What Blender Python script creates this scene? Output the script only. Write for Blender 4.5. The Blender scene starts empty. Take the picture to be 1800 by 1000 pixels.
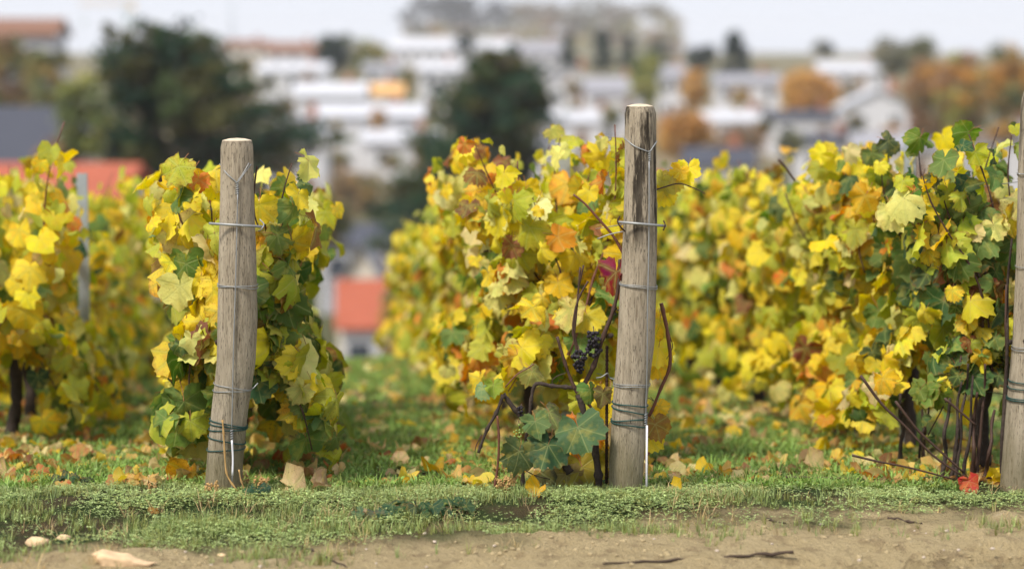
import bpy, math, random
import numpy as np
from mathutils import Vector, Matrix

random.seed(7)
rng = np.random.default_rng(7)
PI = math.pi
sc = bpy.context.scene
col = sc.collection

# ------------------------------------------------------------------ camera
F_PX = 4250.0                       # 85 mm lens on a 36 mm sensor, photograph 1800 px wide
CAM_H = 1.484
PITCH = math.atan(410 / F_PX)
cam_d = bpy.data.cameras.new('camera')
cam_d.sensor_width = 36.0
cam_d.lens = 85.0
cam_d.clip_start = 0.1
cam_d.clip_end = 9000
cam_d.dof.use_dof = True
cam_d.dof.focus_distance = 8.06
cam_d.dof.aperture_fstop = 1.5
cam = bpy.data.objects.new('camera', cam_d)
cam.location = (0, 0, CAM_H)
cam.rotation_euler = (PI / 2 - PITCH, 0, 0)
col.objects.link(cam)
sc.camera = cam

# ------------------------------------------------------------------ sky and sun
SUN_EL, SUN_AZ = math.radians(53), math.radians(-138)    # azimuth from +Y, clockwise; sun is to the left, a little behind the camera
world = bpy.data.worlds.new('World')
sc.world = world
world.use_nodes = True
wn, wl = world.node_tree.nodes, world.node_tree.links
wn.clear()
w_out = wn.new('ShaderNodeOutputWorld')
w_sky = wn.new('ShaderNodeTexSky')
w_sky.sky_type = 'NISHITA'
w_sky.sun_disc = False
w_sky.sun_elevation = SUN_EL
w_sky.sun_rotation = SUN_AZ
w_sky.dust_density = 3.0
w_b1 = wn.new('ShaderNodeBackground'); w_b1.inputs[1].default_value = 0.08
w_b2 = wn.new('ShaderNodeBackground')                      # even high cloud
w_b2.inputs[0].default_value = (0.78, 0.815, 0.915, 1)
w_b2.inputs[1].default_value = 0.405
w_mix = wn.new('ShaderNodeMixShader'); w_mix.inputs[0].default_value = 0.86
wl.new(w_sky.outputs[0], w_b1.inputs[0])
wl.new(w_b1.outputs[0], w_mix.inputs[1]); wl.new(w_b2.outputs[0], w_mix.inputs[2])
wl.new(w_mix.outputs[0], w_out.inputs[0])

sun_d = bpy.data.lights.new('sun', 'SUN')
sun_d.energy = 1.5
sun_d.angle = math.radians(10)
sun_d.color = (1.0, 0.93, 0.82)
sun = bpy.data.objects.new('sun', sun_d)
sdir = Vector((math.sin(SUN_AZ) * math.cos(SUN_EL), math.cos(SUN_AZ) * math.cos(SUN_EL), math.sin(SUN_EL)))
sun.rotation_euler = sdir.to_track_quat('Z', 'Y').to_euler()
sun.location = (0, 0, 30)
col.objects.link(sun)

sc.view_settings.view_transform = 'Standard'
sc.view_settings.look = 'None'
sc.view_settings.exposure = 1.6
sc.view_settings.gamma = 1.0
sc.view_settings.use_curve_mapping = False
sc.render.engine = 'CYCLES'
sc.cycles.use_denoising = True
sc.cycles.max_bounces = 6
sc.cycles.transparent_max_bounces = 4
sc.cycles.transmission_bounces = 4
sc.cycles.volume_bounces = 2

# ------------------------------------------------------------------ helpers: projection
def ray(px, py):
    a, b = (px - 900) / F_PX, (500 - py) / F_PX
    return Vector((a, math.cos(PITCH) + b * math.sin(PITCH), -math.sin(PITCH) + b * math.cos(PITCH)))
def W(px, py, D):
    """world point at ground distance D that the photograph shows at px, py"""
    r = ray(px, py)
    r *= D / r.y
    return Vector((r.x, r.y, r.z + CAM_H))
def hit(px, py, z=0.0):
    r = ray(px, py)
    r *= (z - CAM_H) / r.z
    return Vector((r.x, r.y, z))

# ------------------------------------------------------------------ helpers: noise
_tab = rng.random((64, 64, 16))
def vn(x, y, z=0.0):
    x, y = np.asarray(x, float), np.asarray(y, float)
    z = np.zeros_like(x) + z
    xi, yi, zi = np.floor(x).astype(int), np.floor(y).astype(int), np.floor(z).astype(int)
    fx, fy, fz = x - xi, y - yi, z - zi
    fx, fy, fz = [f * f * (3 - 2 * f) for f in (fx, fy, fz)]
    def t(a, b, c): return _tab[(xi + a) % 64, (yi + b) % 64, (zi + c) % 16]
    l = lambda a, b, f: a + (b - a) * f
    return l(l(l(t(0,0,0), t(1,0,0), fx), l(t(0,1,0), t(1,1,0), fx), fy),
             l(l(t(0,0,1), t(1,0,1), fx), l(t(0,1,1), t(1,1,1), fx), fy), fz) * 2 - 1

# ------------------------------------------------------------------ helpers: objects
def new_mesh(name, V, F, uv=None, edge=None, colr=None, smooth=True):
    me = bpy.data.meshes.new(name)
    V = np.asarray(V, np.float32).reshape(-1, 3)
    if isinstance(F, np.ndarray) and F.ndim == 2:
        n, k = F.shape
        me.vertices.add(len(V)); me.vertices.foreach_set('co', V.ravel())
        me.loops.add(n * k); me.loops.foreach_set('vertex_index', F.astype(np.int32).ravel())
        me.polygons.add(n)
        me.polygons.foreach_set('loop_start', np.arange(0, n * k, k, dtype=np.int32))
        me.update(calc_edges=True)
        li = F.ravel()
    else:
        me.from_pydata(V.tolist(), [], [tuple(f) for f in F])
        me.update()
        li = np.empty(len(me.loops), np.int32); me.loops.foreach_get('vertex_index', li)
    if uv is not None:
        l = me.uv_layers.new(name='UVMap')
        l.data.foreach_set('uv', np.asarray(uv, np.float32)[li].ravel())
    if edge is not None:
        a = me.attributes.new('edge', 'FLOAT', 'POINT'); a.data.foreach_set('value', np.asarray(edge, np.float32))
    if colr is not None:
        a = me.attributes.new('leaf_color', 'FLOAT_COLOR', 'POINT'); a.data.foreach_set('color', np.asarray(colr, np.float32).ravel())
    if smooth:
        me.polygons.foreach_set('use_smooth', np.ones(len(me.polygons), bool))
    me.validate()
    return me
def obj(name, me, mat=None, parent=None, loc=(0, 0, 0)):
    if mat is not None and not len(me.materials):
        me.materials.append(mat)
    o = bpy.data.objects.new(name, me)
    o.location = loc
    if parent: o.parent = parent
    col.objects.link(o)
    return o
def tag(o, label, cat, group=None, kind=None):
    o['label'] = label
    if cat: o['category'] = cat
    if group: o['group'] = group
    if kind: o['kind'] = kind
    return o
def empty(name, loc=(0, 0, 0), rz=0.0):
    o = bpy.data.objects.new(name, None)
    o.location = loc; o.rotation_euler = (0, 0, rz)
    o.empty_display_size = 0.1
    col.objects.link(o)
    return o

class MB:
    """collects shapes into one mesh"""
    def __init__(s): s.v, s.f = [], []
    def add(s, V, F):
        b = len(s.v); s.v += [tuple(p) for p in V]; s.f += [tuple(i + b for i in f) for f in F]; return s
    def box(s, c, d, rz=0.0):
        x, y, z = d[0] / 2, d[1] / 2, d[2] / 2
        ca, sa = math.cos(rz), math.sin(rz)
        V = [(c[0] + a * x * ca - b * y * sa, c[1] + a * x * sa + b * y * ca, c[2] + e * z) for e in (-1, 1) for a, b in ((-1,-1), (1,-1), (1,1), (-1,1))]
        return s.add(V, [(3,2,1,0), (4,5,6,7), (0,1,5,4), (1,2,6,5), (2,3,7,6), (3,0,4,7)])
    def tube(s, pts, rad, n=6, cap=True):
        pts = [Vector(p) for p in pts]
        m = len(pts)
        if not hasattr(rad, '__len__'): rad = [rad] * m
        V, F = [], []
        ref = None
        for i, p in enumerate(pts):
            t = (pts[min(i + 1, m - 1)] - pts[max(i - 1, 0)])
            t = t.normalized() if t.length > 1e-9 else Vector((0, 0, 1))
            if ref is None: ref = t.orthogonal().normalized()
            u = (ref - t * ref.dot(t))
            u = u.normalized() if u.length > 1e-6 else t.orthogonal().normalized()
            ref = u
            w = t.cross(u)
            for k in range(n):
                a = 2 * PI * k / n
                V.append(p + (u * math.cos(a) + w * math.sin(a)) * rad[i])
        for i in range(m - 1):
            for k in range(n):
                F.append((i*n + k, i*n + (k+1) % n, (i+1)*n + (k+1) % n, (i+1)*n + k))
        if cap:
            F.append(tuple(range(n - 1, -1, -1))); F.append(tuple((m-1)*n + k for k in range(n)))
        return s.add(V, F)
    def build(s, name, mat, parent=None, smooth=True, loc=(0, 0, 0)):
        return obj(name, new_mesh(name, s.v, s.f, smooth=smooth), mat, parent, loc)
def smooth_line(pts, k=5):
    """Catmull-Rom through pts"""
    P = [Vector(p) for p in pts]
    P = [P[0] * 2 - P[1]] + P + [P[-1] * 2 - P[-2]]
    out = []
    for i in range(1, len(P) - 2):
        for j in range(k):
            t = j / k
            out.append(0.5 * ((2 * P[i]) + (P[i+1] - P[i-1]) * t + (2*P[i-1] - 5*P[i] + 4*P[i+1] - P[i+2]) * t*t + (3*P[i] - P[i-1] - 3*P[i+1] + P[i+2]) * t**3))
    out.append(P[-2])
    return out

# ------------------------------------------------------------------ helpers: materials
def lin(r, g, b):
    f = lambda c: (c / 255 / 12.92) if c / 255 <= 0.04045 else ((c / 255 + 0.055) / 1.055) ** 2.4
    return (f(r), f(g), f(b), 1.0)
class NT:
    def __init__(s, name):
        s.m = bpy.data.materials.new(name); s.m.use_nodes = True
        s.n, s.l = s.m.node_tree.nodes, s.m.node_tree.links
        s.n.clear()
        s.out = s.n.new('ShaderNodeOutputMaterial')
    def put(s, inp, v):
        if isinstance(v, bpy.types.NodeSocket): s.l.new(v, inp)
        elif v is not None: inp.default_value = v
    def math(s, op, a, b=None, c=None, clamp=False):
        n = s.n.new('ShaderNodeMath'); n.operation = op; n.use_clamp = clamp
        for i, v in enumerate((a, b, c)): s.put(n.inputs[i], v)
        return n.outputs[0]
    def mix(s, f, a, b, blend='MIX'):
        n = s.n.new('ShaderNodeMix'); n.data_type = 'RGBA'; n.blend_type = blend
        s.put(n.inputs[0], f); s.put(n.inputs[6], a); s.put(n.inputs[7], b)
        return n.outputs[2]
    def noise(s, vec, scale, detail=4, rough=0.55):
        n = s.n.new('ShaderNodeTexNoise')
        s.put(n.inputs['Vector'], vec); n.inputs['Scale'].default_value = scale
        n.inputs['Detail'].default_value = detail; n.inputs['Roughness'].default_value = rough
        return n.outputs[0]
    def step(s, v, a, b):
        n = s.n.new('ShaderNodeMapRange'); n.interpolation_type = 'SMOOTHSTEP'
        s.put(n.inputs[0], v); n.inputs[1].default_value = a; n.inputs[2].default_value = b
        return n.outputs[0]
    def mapping(s, vec, scale=(1, 1, 1), loc=(0, 0, 0)):
        n = s.n.new('ShaderNodeMapping'); s.put(n.inputs[0], vec)
        n.inputs['Scale'].default_value = scale; n.inputs['Location'].default_value = loc
        return n.outputs[0]
    def coord(s, which='Object'):
        return s.n.new('ShaderNodeTexCoord').outputs[which]
    def attr(s, name, typ='GEOMETRY'):
        n = s.n.new('ShaderNodeAttribute'); n.attribute_name = name; n.attribute_type = typ
        return n
    def bump(s, h, strength=0.4, dist=0.01):
        n = s.n.new('ShaderNodeBump'); n.inputs['Strength'].default_value = strength; n.inputs['Distance'].default_value = dist
        s.put(n.inputs['Height'], h)
        return n.outputs[0]
    def bsdf(s, colr, rough=0.7, metal=0.0, normal=None, spec=0.3):
        n = s.n.new('ShaderNodeBsdfPrincipled')
        s.put(n.inputs['Base Color'], colr); s.put(n.inputs['Roughness'], rough); n.inputs['Metallic'].default_value = metal
        n.inputs['Specular IOR Level'].default_value = spec
        if normal is not None: s.put(n.inputs['Normal'], normal)
        return n.outputs[0]
    def done(s, sh):
        s.l.new(sh, s.out.inputs[0]); return s.m

def leaf_material(name, per_object, fine=True, transl=0.42):
    t = NT(name)
    if per_object:
        oi = t.n.new('ShaderNodeObjectInfo'); base, rnd = oi.outputs['Color'], oi.outputs['Alpha']
    else:
        a = t.attr('leaf_color'); base, rnd = a.outputs['Color'], a.outputs['Alpha']
    c = base
    nrm = None
    if fine:
        uvn = t.n.new('ShaderNodeUVMap').outputs[0]
        sep = t.n.new('ShaderNodeSeparateXYZ'); t.l.new(uvn, sep.inputs[0])
        ax = t.math('ABSOLUTE', sep.outputs[0]); yy = t.math('MULTIPLY', sep.outputs[1], -1.0)
        dmin = None
        for th in (0, 50, 105):
            s_, c_ = math.sin(math.radians(th)), math.cos(math.radians(th))
            d = t.math('ABSOLUTE', t.math('SUBTRACT', t.math('MULTIPLY', ax, c_), t.math('MULTIPLY', yy, s_)))
            al = t.math('ADD', t.math('MULTIPLY', ax, s_), t.math('MULTIPLY', yy, c_))
            d = t.math('ADD', d, t.math('LESS_THAN', al, 0.0))
            dmin = d if dmin is None else t.math('MINIMUM', dmin, d)
        cmb = t.n.new('ShaderNodeCombineXYZ')
        t.l.new(sep.outputs[0], cmb.inputs[0]); t.l.new(sep.outputs[1], cmb.inputs[1]); t.l.new(t.math('MULTIPLY', rnd, 37.0), cmb.inputs[2])
        n1 = t.noise(cmb.outputs[0], 3.0, 4)
        n2 = t.noise(cmb.outputs[0], 9.0, 5, 0.65)
        n3 = t.noise(cmb.outputs[0], 26.0, 3, 0.6)
        hs1 = t.n.new('ShaderNodeHueSaturation'); t.put(hs1.inputs['Color'], base); hs1.inputs['Value'].default_value = .92
        t.put(hs1.inputs['Hue'], t.math('ADD', t.math('MULTIPLY', rnd, -.075), .535))
        c = t.mix(t.math('MULTIPLY', t.step(t.noise(cmb.outputs[0], 2.2, 3), .40, .62), .85), c, hs1.outputs[0])
        # green lingers along the veins, the margin turns first
        green = t.mix(0.55, base, (0.20, 0.30, 0.045, 1))
        gf = t.math('MULTIPLY', t.step(t.math('ADD', dmin, t.math('MULTIPLY', n2, 0.12)), 0.17, 0.05), t.math('MULTIPLY', rnd, 0.8))
        c = t.mix(gf, c, green)
        c = t.mix(t.math('MULTIPLY', t.step(n1, 0.50, 0.68), 0.38), c, t.mix(0.6, base, (0.78, 0.60, 0.10, 1)))
        e = t.attr('edge').outputs['Fac']
        ef = t.math('ADD', t.math('MULTIPLY', e, 0.62), t.math('MULTIPLY', n2, 0.62))
        ef = t.math('ADD', ef, t.math('MULTIPLY', rnd, 0.14))
        c = t.mix(t.math('MULTIPLY', t.step(ef, 0.94, 1.08), 0.75), c, t.mix(0.75, base, (0.30, 0.13, 0.03, 1)))
        c = t.mix(t.math('MULTIPLY', t.step(t.math('ADD', n3, t.math('MULTIPLY', rnd, 0.07)), 0.67, 0.73), 0.75), c, (0.10, 0.05, 0.02, 1))
        vein = t.step(dmin, 0.022, 0.008)
        c = t.mix(t.math('MULTIPLY', vein, 0.40), c, t.mix(0.5, base, (0.62, 0.60, 0.25, 1)))
        n_h = t.math('ADD', t.math('MULTIPLY', vein, -0.5), n2)
        nrm = t.bump(n_h, 0.35, 0.02)
    p = t.bsdf(c, 0.5, normal=nrm, spec=0.2)
    tr = t.n.new('ShaderNodeBsdfTranslucent')
    hs = t.n.new('ShaderNodeHueSaturation'); hs.inputs['Saturation'].default_value = 1.12; hs.inputs['Value'].default_value = 1.12
    t.put(hs.inputs['Color'], c); t.l.new(hs.outputs[0], tr.inputs[0])
    m = t.n.new('ShaderNodeMixShader'); m.inputs[0].default_value = transl
    t.l.new(p, m.inputs[1]); t.l.new(tr.outputs[0], m.inputs[2])
    return t.done(m.outputs[0])

def plain(name, c, rough=0.7, metal=0.0, var=0.25, scale=6.0, bump=0.0, spec=0.3):
    t = NT(name)
    o = t.coord('Object')
    n = t.noise(o, scale, 4)
    dark = tuple(x * (1 - var) for x in c[:3]) + (1,)
    lite = tuple(min(1, x * (1 + var)) for x in c[:3]) + (1,)
    return t.done(t.bsdf(t.mix(n, dark, lite), rough, metal, t.bump(n, bump, 0.01) if bump else None, spec))

M = {}
M['leaf'] = leaf_material('vine_leaf', True)
M['leaves'] = leaf_material('vine_leaf_mass', False)
M['weed'] = leaf_material('weed_leaf', False, fine=False, transl=0.25)
M['tree_leaf'] = leaf_material('tree_leaf', False, fine=False, transl=0.25)
M['stalk'] = plain('leaf_stalk', (0.30, 0.13, 0.05, 1), 0.6)
M['cane'] = plain('vine_cane', (0.060, 0.032, 0.022, 1), 0.65, var=0.5, scale=40, bump=0.3)
M['cane_red'] = plain('vine_cane_red', (0.135, 0.052, 0.032, 1), 0.55, var=0.4, scale=40, bump=0.3)
M['trunk'] = plain('vine_trunk', (0.045, 0.032, 0.025, 1), 0.9, var=0.6, scale=60, bump=0.8)
M['wire'] = plain('galvanised_wire', (0.30, 0.31, 0.31, 1), 0.55, 0.6, var=0.2, scale=80)
M['wire_green'] = plain('green_wire', (0.012, 0.055, 0.05, 1), 0.45, 0.0, var=0.3)
M['white_rod'] = plain('white_coated_rod', (0.75, 0.74, 0.78, 1), 0.4)
M['rust'] = plain('rusty_bar', (0.055, 0.028, 0.018, 1), 0.85, 0.2, var=0.5, scale=120, bump=0.6)
M['steel'] = plain('galvanised_steel', (0.40, 0.44, 0.48, 1), 0.5, 0.5, var=0.2, scale=30)
M['grape'] = plain('dark_grape', (0.018, 0.014, 0.018, 1), 0.45, var=0.5, scale=60, bump=0.3)
M['grape_green'] = plain('green_grape', (0.22, 0.30, 0.07, 1), 0.4)
M['stone'] = plain('tan_stone', (0.62, 0.44, 0.26, 1), 0.9, var=0.35, scale=30, bump=0.8)
M['pebble'] = plain('pale_pebble', (0.62, 0.52, 0.42, 1), 0.85, var=0.3, scale=60, bump=0.5)
M['twig'] = plain('dry_twig', (0.065, 0.045, 0.032, 1), 0.9, var=0.4, scale=60, bump=0.5)
M['dry'] = plain('dry_stalk', (0.42, 0.26, 0.10, 1), 0.8, var=0.4, scale=50)
M['soil_clod'] = plain('soil_clod', (0.34, 0.27, 0.15, 1), 0.95, var=0.4, scale=60, bump=0.5)
M['bark'] = plain('tree_bark', (0.07, 0.05, 0.04, 1), 0.9, var=0.4, scale=3)

def wood_material(name, stain_top, stain_amt, seed):
    t = NT(name)
    o = t.coord('Object')
    g1 = t.noise(t.mapping(o, (30, 30, 4), (seed, seed, 0)), 1.0, 6, 0.6)
    g2 = t.noise(t.mapping(o, (150, 150, 13), (seed, 0, seed)), 1.0, 5, 0.65)
    g3 = t.noise(t.mapping(o, (300, 300, 42), (0, seed, 0)), 1.0, 3, 0.6)
    big = t.noise(t.mapping(o, (9, 9, 2.6), (seed, 3, 1)), 1.0, 3)
    c = t.mix(t.step(g1, 0.30, 0.70), (0.225, 0.19, 0.135, 1), (0.385, 0.33, 0.245, 1))
    c = t.mix(t.math('MULTIPLY', t.step(g2, 0.50, 0.62), 0.45), c, (0.42, 0.355, 0.27, 1))
    c = t.mix(t.math('MULTIPLY', t.step(g2, 0.44, 0.33), 0.7), c, (0.12, 0.085, 0.055, 1))
    c = t.mix(t.math('MULTIPLY', t.step(g3, 0.585, 0.655), 0.75), c, (0.035, 0.027, 0.020, 1))
    sep = t.n.new('ShaderNodeSeparateXYZ'); t.l.new(o, sep.inputs[0])
    z = sep.outputs[2]
    # dark weather stain running down from the top and a damp mossy foot
    st = t.math('ADD', t.step(z, stain_top[0], stain_top[1]), t.math('MULTIPLY', t.math('SUBTRACT', big, 0.5), 1.8))
    streak = t.step(t.noise(t.mapping(o, (22, 22, 2.0), (seed * 1.37 + .4, 1.1, 0)), 1.0, 6, 0.75), 0.44, 0.54)
    sf = t.math('MULTIPLY', t.math('MULTIPLY', t.step(st, 0.35, 1.0), streak), stain_amt)
    c = t.mix(sf, c, (0.035, 0.028, 0.02, 1))
    foot = t.math('ADD', t.step(z, 0.42, 0.0), t.math('MULTIPLY', t.math('SUBTRACT', big, 0.5), 1.2))
    c = t.mix(t.math('MULTIPLY', t.step(foot, 0.25, 1.0), 0.62), c, (0.12, 0.105, 0.045, 1))
    h = t.math('ADD', t.math('MULTIPLY', g2, 0.7), t.math('MULTIPLY', g3, 0.4))
    h = t.math('ADD', h, t.math('MULTIPLY', g1, 0.5))
    return t.done(t.bsdf(c, 0.85, normal=t.bump(h, 0.75, 0.012), spec=0.2))
def end_grain():
    t = NT('sawn_end_grain')
    o = t.coord('Object')
    n = t.noise(o, 60, 4)
    return t.done(t.bsdf(t.mix(n, (0.42, 0.33, 0.22, 1), (0.72, 0.62, 0.47, 1)), 0.85, normal=t.bump(n, 0.4, 0.005)))
M['end'] = end_grain()

# ------------------------------------------------------------------ ground
ROW_DX = None
_vp = ray(480, 450); _vp /= _vp.y
ROW_DIR = Vector((_vp.x, 1.0, _vp.z))                 # rows run away from the camera and downhill
SL = -_vp.z
Y0 = 8.10
def g_far(y):
    y = np.asarray(y, float)
    ys = [-4000, 8.10, 9, 17.0, 19.0, 22.0, 40, 70, 110, 150, 200, 300, 400, 550, 700, 1000, 2000, 3500]
    zs = [0, 0, -SL * 0.9, -SL * 8.9, -SL * 8.9 - 0.21, -SL * 8.9 - 0.65, -5.0, -10.0, -16.0, -13.0, -9.6, -7.0, -4.6, -2.6, -1.6, -1.0, -1.0, -1.0]
    return np.interp(y, ys, zs)
def dirt_edge(x):
    x = np.asarray(x, float)
    return 7.33 + 0.30 * np.clip(x, -3, 0) + .14 * np.clip(x, 0, 3) + 0.12 * vn(x * 1.7 + 3, x * 0 + 2.2) + 0.06 * vn(x * 6, x * 0 + 7.7)
def ground_z(x, y):
    x, y = np.asarray(x, float), np.asarray(y, float)
    z = g_far(y)
    near = np.clip((24 - y) / 4, 0, 1) * np.clip((y + 1) / 3, 0, 1) * np.clip((8 - np.abs(x)) / 2, 0, 1)
    grass = np.clip((y - dirt_edge(x)) / 0.25, 0, 1)
    b = 0.022 * np.exp(-((y - 7.83 - 0.05 * vn(x * 1.3, x * 0 + 5)) / 0.17) ** 2)
    b = b + grass * (0.018 * vn(x * 3.1, y * 3.1, 1.5) + 0.008 * vn(x * 9, y * 9, 2.5))
    d = (1 - grass)
    b = b + d * (0.014 * vn(x * 5, y * 9, 3.3) + 0.009 * vn(x * 14, y * 20, 4.4) + 0.006 * vn(x * 33, y * 40, 5.4))
    rut = np.exp(-((y - 6.93 - 0.17 * (x - .7)) / 0.09) ** 2) * np.clip((x - 0.3) / 0.5, 0, 1)
    b = b - rut * (0.034 + 0.03 * np.abs(vn(x * 22, y * 8, 7.7)))
    tread = np.clip((7.02 + .16 * (x - .7) - y) / .05, 0, 1) * np.clip((x - .55) / .3, 0, 1)
    b = b + tread * (.026 * np.sin(x * 75 + y * 55 + 2 * vn(x * 6, y * 6, 1.2)) * np.clip(.5 + vn(x * 5, y * 9, 2.8), 0, 1) - .010)
    b = b + d * .014 * np.maximum(0, vn(x * 9, y * 15, 6.6) - .2) * 3
    return z + b * near
def gz(x, y): return float(ground_z(np.array([x]), np.array([y]))[0])

def make_ground():
    def geo(a, b, n): return list(a * (b / a) ** (np.arange(1, n + 1) / n))
    xr = list(np.arange(0, 2.6, 0.03)) + list(np.arange(2.6, 6, 0.12))
    xr = xr + geo(xr[-1], 3000, 42)
    xs = np.array(sorted([-v for v in xr[1:]] + xr))
    ys = list(np.arange(6.2, 8.5, 0.022)) + list(np.arange(8.5, 12, 0.06)) + list(np.arange(12, 24, 0.15))
    ys = ys + geo(ys[-1], 3400, 70)
    yn = [6.2 - v for v in [0.06, 0.14, 0.25, 0.4, 0.6, 0.9, 1.3, 1.8, 2.5, 3.5, 5, 7, 10, 15, 25, 45, 90, 180, 400]]
    ys = np.array(sorted(yn + ys))
    X, Y = np.meshgrid(xs, ys)
    Z = ground_z(X.ravel(), Y.ravel())
    V = np.stack([X.ravel(), Y.ravel(), Z], 1)
    nx, ny = len(xs), len(ys)
    i = np.arange((ny - 1) * nx).reshape(ny - 1, nx)[:, :-1].ravel()
    F = np.stack([i, i + 1, i + nx + 1, i + nx], 1)
    me = new_mesh('ground', V, F)
    x, y = V[:, 0], V[:, 1]
    d = 1 - np.clip((y - dirt_edge(x)) / 0.34 + 0.15 + 0.55 * vn(x * 4.5, y * 6, 8.2) + 0.2 * vn(x * 14, y * 18, 9.2), 0, 1)
    a = me.attributes.new('dirt', 'FLOAT', 'POINT'); a.data.foreach_set('value', d.astype(np.float32))
    t = NT('ground_soil')
    o = t.coord('Object')
    dirt = t.attr('dirt').outputs['Fac']
    n1, n2, n3 = t.noise(o, 5, 5), t.noise(o, 46, 6, 0.7), t.noise(o, 160, 3, 0.6)
    dc = t.mix(n1, (0.42, 0.32, 0.165, 1), (0.60, 0.48, 0.275, 1))
    dc = t.mix(t.math('MULTIPLY', t.step(n2, 0.56, 0.70), 0.6), dc, (0.62, 0.51, 0.33, 1))
    dc = t.mix(t.math('MULTIPLY', t.step(n2, 0.44, 0.30), 0.65), dc, (0.20, 0.145, 0.08, 1))
    dc = t.mix(t.math('MULTIPLY', t.step(n3, 0.62, 0.72), 0.5), dc, (0.68, 0.58, 0.42, 1))
    dc = t.mix(t.math('MULTIPLY', t.step(t.noise(o, 13, 4, .6), 0.50, 0.66), 0.55), dc, (0.24, 0.17, 0.095, 1))
    gc = t.mix(t.step(n1, 0.42, 0.62), (0.045, 0.07, 0.022, 1), (0.085, 0.065, 0.034, 1))
    gc = t.mix(t.math('MULTIPLY', t.step(n2, 0.55, 0.7), 0.5), gc, (0.10, 0.15, 0.04, 1))
    f1 = t.noise(o, 0.035, 4)
    fc = t.mix(t.step(f1, 0.40, 0.60), (0.10, 0.105, 0.05, 1), (0.20, 0.16, 0.10, 1))
    sep = t.n.new('ShaderNodeSeparateXYZ'); t.l.new(o, sep.inputs[0])
    gc = t.mix(t.step(sep.outputs[1], 22.0, 50.0), gc, fc)
    c = t.mix(dirt, gc, dc)
    h = t.math('ADD', t.math('MULTIPLY', n2, 0.8), t.math('MULTIPLY', n3, 0.4))
    me.materials.append(t.done(t.bsdf(c, 0.95, normal=t.bump(h, 1.0, 0.045), spec=0.1)))
    o_ = obj('ground', me)
    o_['kind'] = 'structure'
    o_['label'] = 'grassy hillside with a bare dirt track along its front edge'
make_ground()

# ------------------------------------------------------------------ leaf templates
def leaf_template(seed, n_out=32, rings=True, petiole=False, curl=1.0):
    r = np.random.default_rng(seed)
    # polar outline about the petiole junction; angle 0 = tip (towards -y)
    keys = [(0, .80), (12, .66), (27, .47), (33, .45), (43, .60), (54, .70), (66, .60), (82, .44), (94, .46), (108, .56), (122, .52), (140, .43), (158, .33), (172, .16)]
    jag = 1 + r.normal(0, 0.05, (2, len(keys)))
    depth = r.uniform(0.50, 1.0)
    def radius(th, side):
        rr = np.interp(th, [k[0] for k in keys], [k[1] * jag[side][i] for i, k in enumerate(keys)])
        smoothr = np.interp(th, [0, 54, 108, 150, 172], [.68, .66, .60, .47, .20])
        return rr * (1 - depth) + smoothr * depth
    ths = np.linspace(-172, 172, n_out)
    R = np.array([radius(abs(a), 0 if a < 0 else 1) for a in ths])
    teeth = np.where(np.arange(n_out) % 2 == 0, 1.055, 0.935) * r.uniform(.93, 1.06, n_out)
    if r.random() < .35: teeth[r.integers(3, n_out - 3)] *= .72      # a torn margin
    R = R * teeth
    A = np.radians(ths)
    out = np.stack([R * np.sin(A), -R * np.cos(A)], 1)
    P = [np.array([[0.0, 0.0]])]
    E = [np.array([0.0])]
    F = []
    if rings:
        k = n_out // 2
        idx = np.linspace(0, n_out - 1, k).astype(int)
        P.append(out[idx] * 0.55); E.append(np.full(k, 0.5))
        P.append(out); E.append(np.ones(n_out))
        for j in range(k - 1): F.append((0, 1 + j, 2 + j))
        b = 1 + k
        for j in range(k - 1):
            for q in range(idx[j], idx[j + 1]): F.append((1 + j, b + q, b + q + 1))
            F.append((1 + j, b + idx[j + 1], 2 + j))
    else:
        P.append(out); E.append(np.ones(n_out))
        for j in range(n_out - 1): F.append((0, 1 + j, 2 + j))
    P, E = np.concatenate(P), np.concatenate(E)
    x, y = P[:, 0], P[:, 1]
    rr = np.hypot(x, y)
    c1, c2, c3 = r.uniform(-0.5, 1.0), r.uniform(-0.4, 0.9), r.uniform(0.06, 0.17)
    ph = r.uniform(0, 6.28)
    th = np.arctan2(x, -y)
    z = -curl * (c1 * x * x + c2 * np.maximum(-y, 0) ** 2 * 0.7) + curl * c3 * rr * np.sin(th * 4 + ph) + curl * r.normal(0, 0.018, len(P)) * (E + 0.3)
    fold = r.uniform(-.55, .65) * curl
    z = z - fold * np.abs(x) * .6 + .12 * curl * rr * vn(x * 4.5 + seed * 3.3, y * 4.5 + seed * 1.7, seed * .37)
    z = z + np.where(E > .9, r.uniform(-.16, .06) * curl * np.abs(vn(x * 3 + seed, y * 3, 2.2)), 0)
    V = np.stack([x * (1 - .12 * abs(fold)), y, z], 1)
    uv = P.copy()
    F = [tuple(f) for f in F]
    npet = 0
    if petiole:
        m = MB(); m.tube([(0, 0, 0), (0.02, 0.22, -0.05), (0.0, 0.5, -0.22)], [0.012, 0.010, 0.012], 3, False)
        b = len(V)
        V = np.concatenate([V, np.array([tuple(p) for p in m.v])])
        uv = np.concatenate([uv, np.zeros((len(m.v), 2))]); E = np.concatenate([E, np.zeros(len(m.v))])
        F += [tuple(i + b for i in f) for f in m.f]; npet = len(m.f)
    return V, F, uv, E, npet
FINE = []
for s in range(14):
    V, F, uv, E, npet = leaf_template(100 + s, 36, True, True, curl=1.0 + .12 * (s % 7))
    me = new_mesh('leaf', V, F, uv, E)
    me.materials.append(M['leaf']); me.materials.append(M['stalk'])
    mi = np.zeros(len(F), np.int32); mi[len(F) - npet:] = 1
    me.polygons.foreach_set('material_index', mi)
    FINE.append(me)
MID = [leaf_template(200 + s, 22, True) for s in range(8)]
LOW = [leaf_template(400 + s, 16, True) for s in range(8)]
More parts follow.
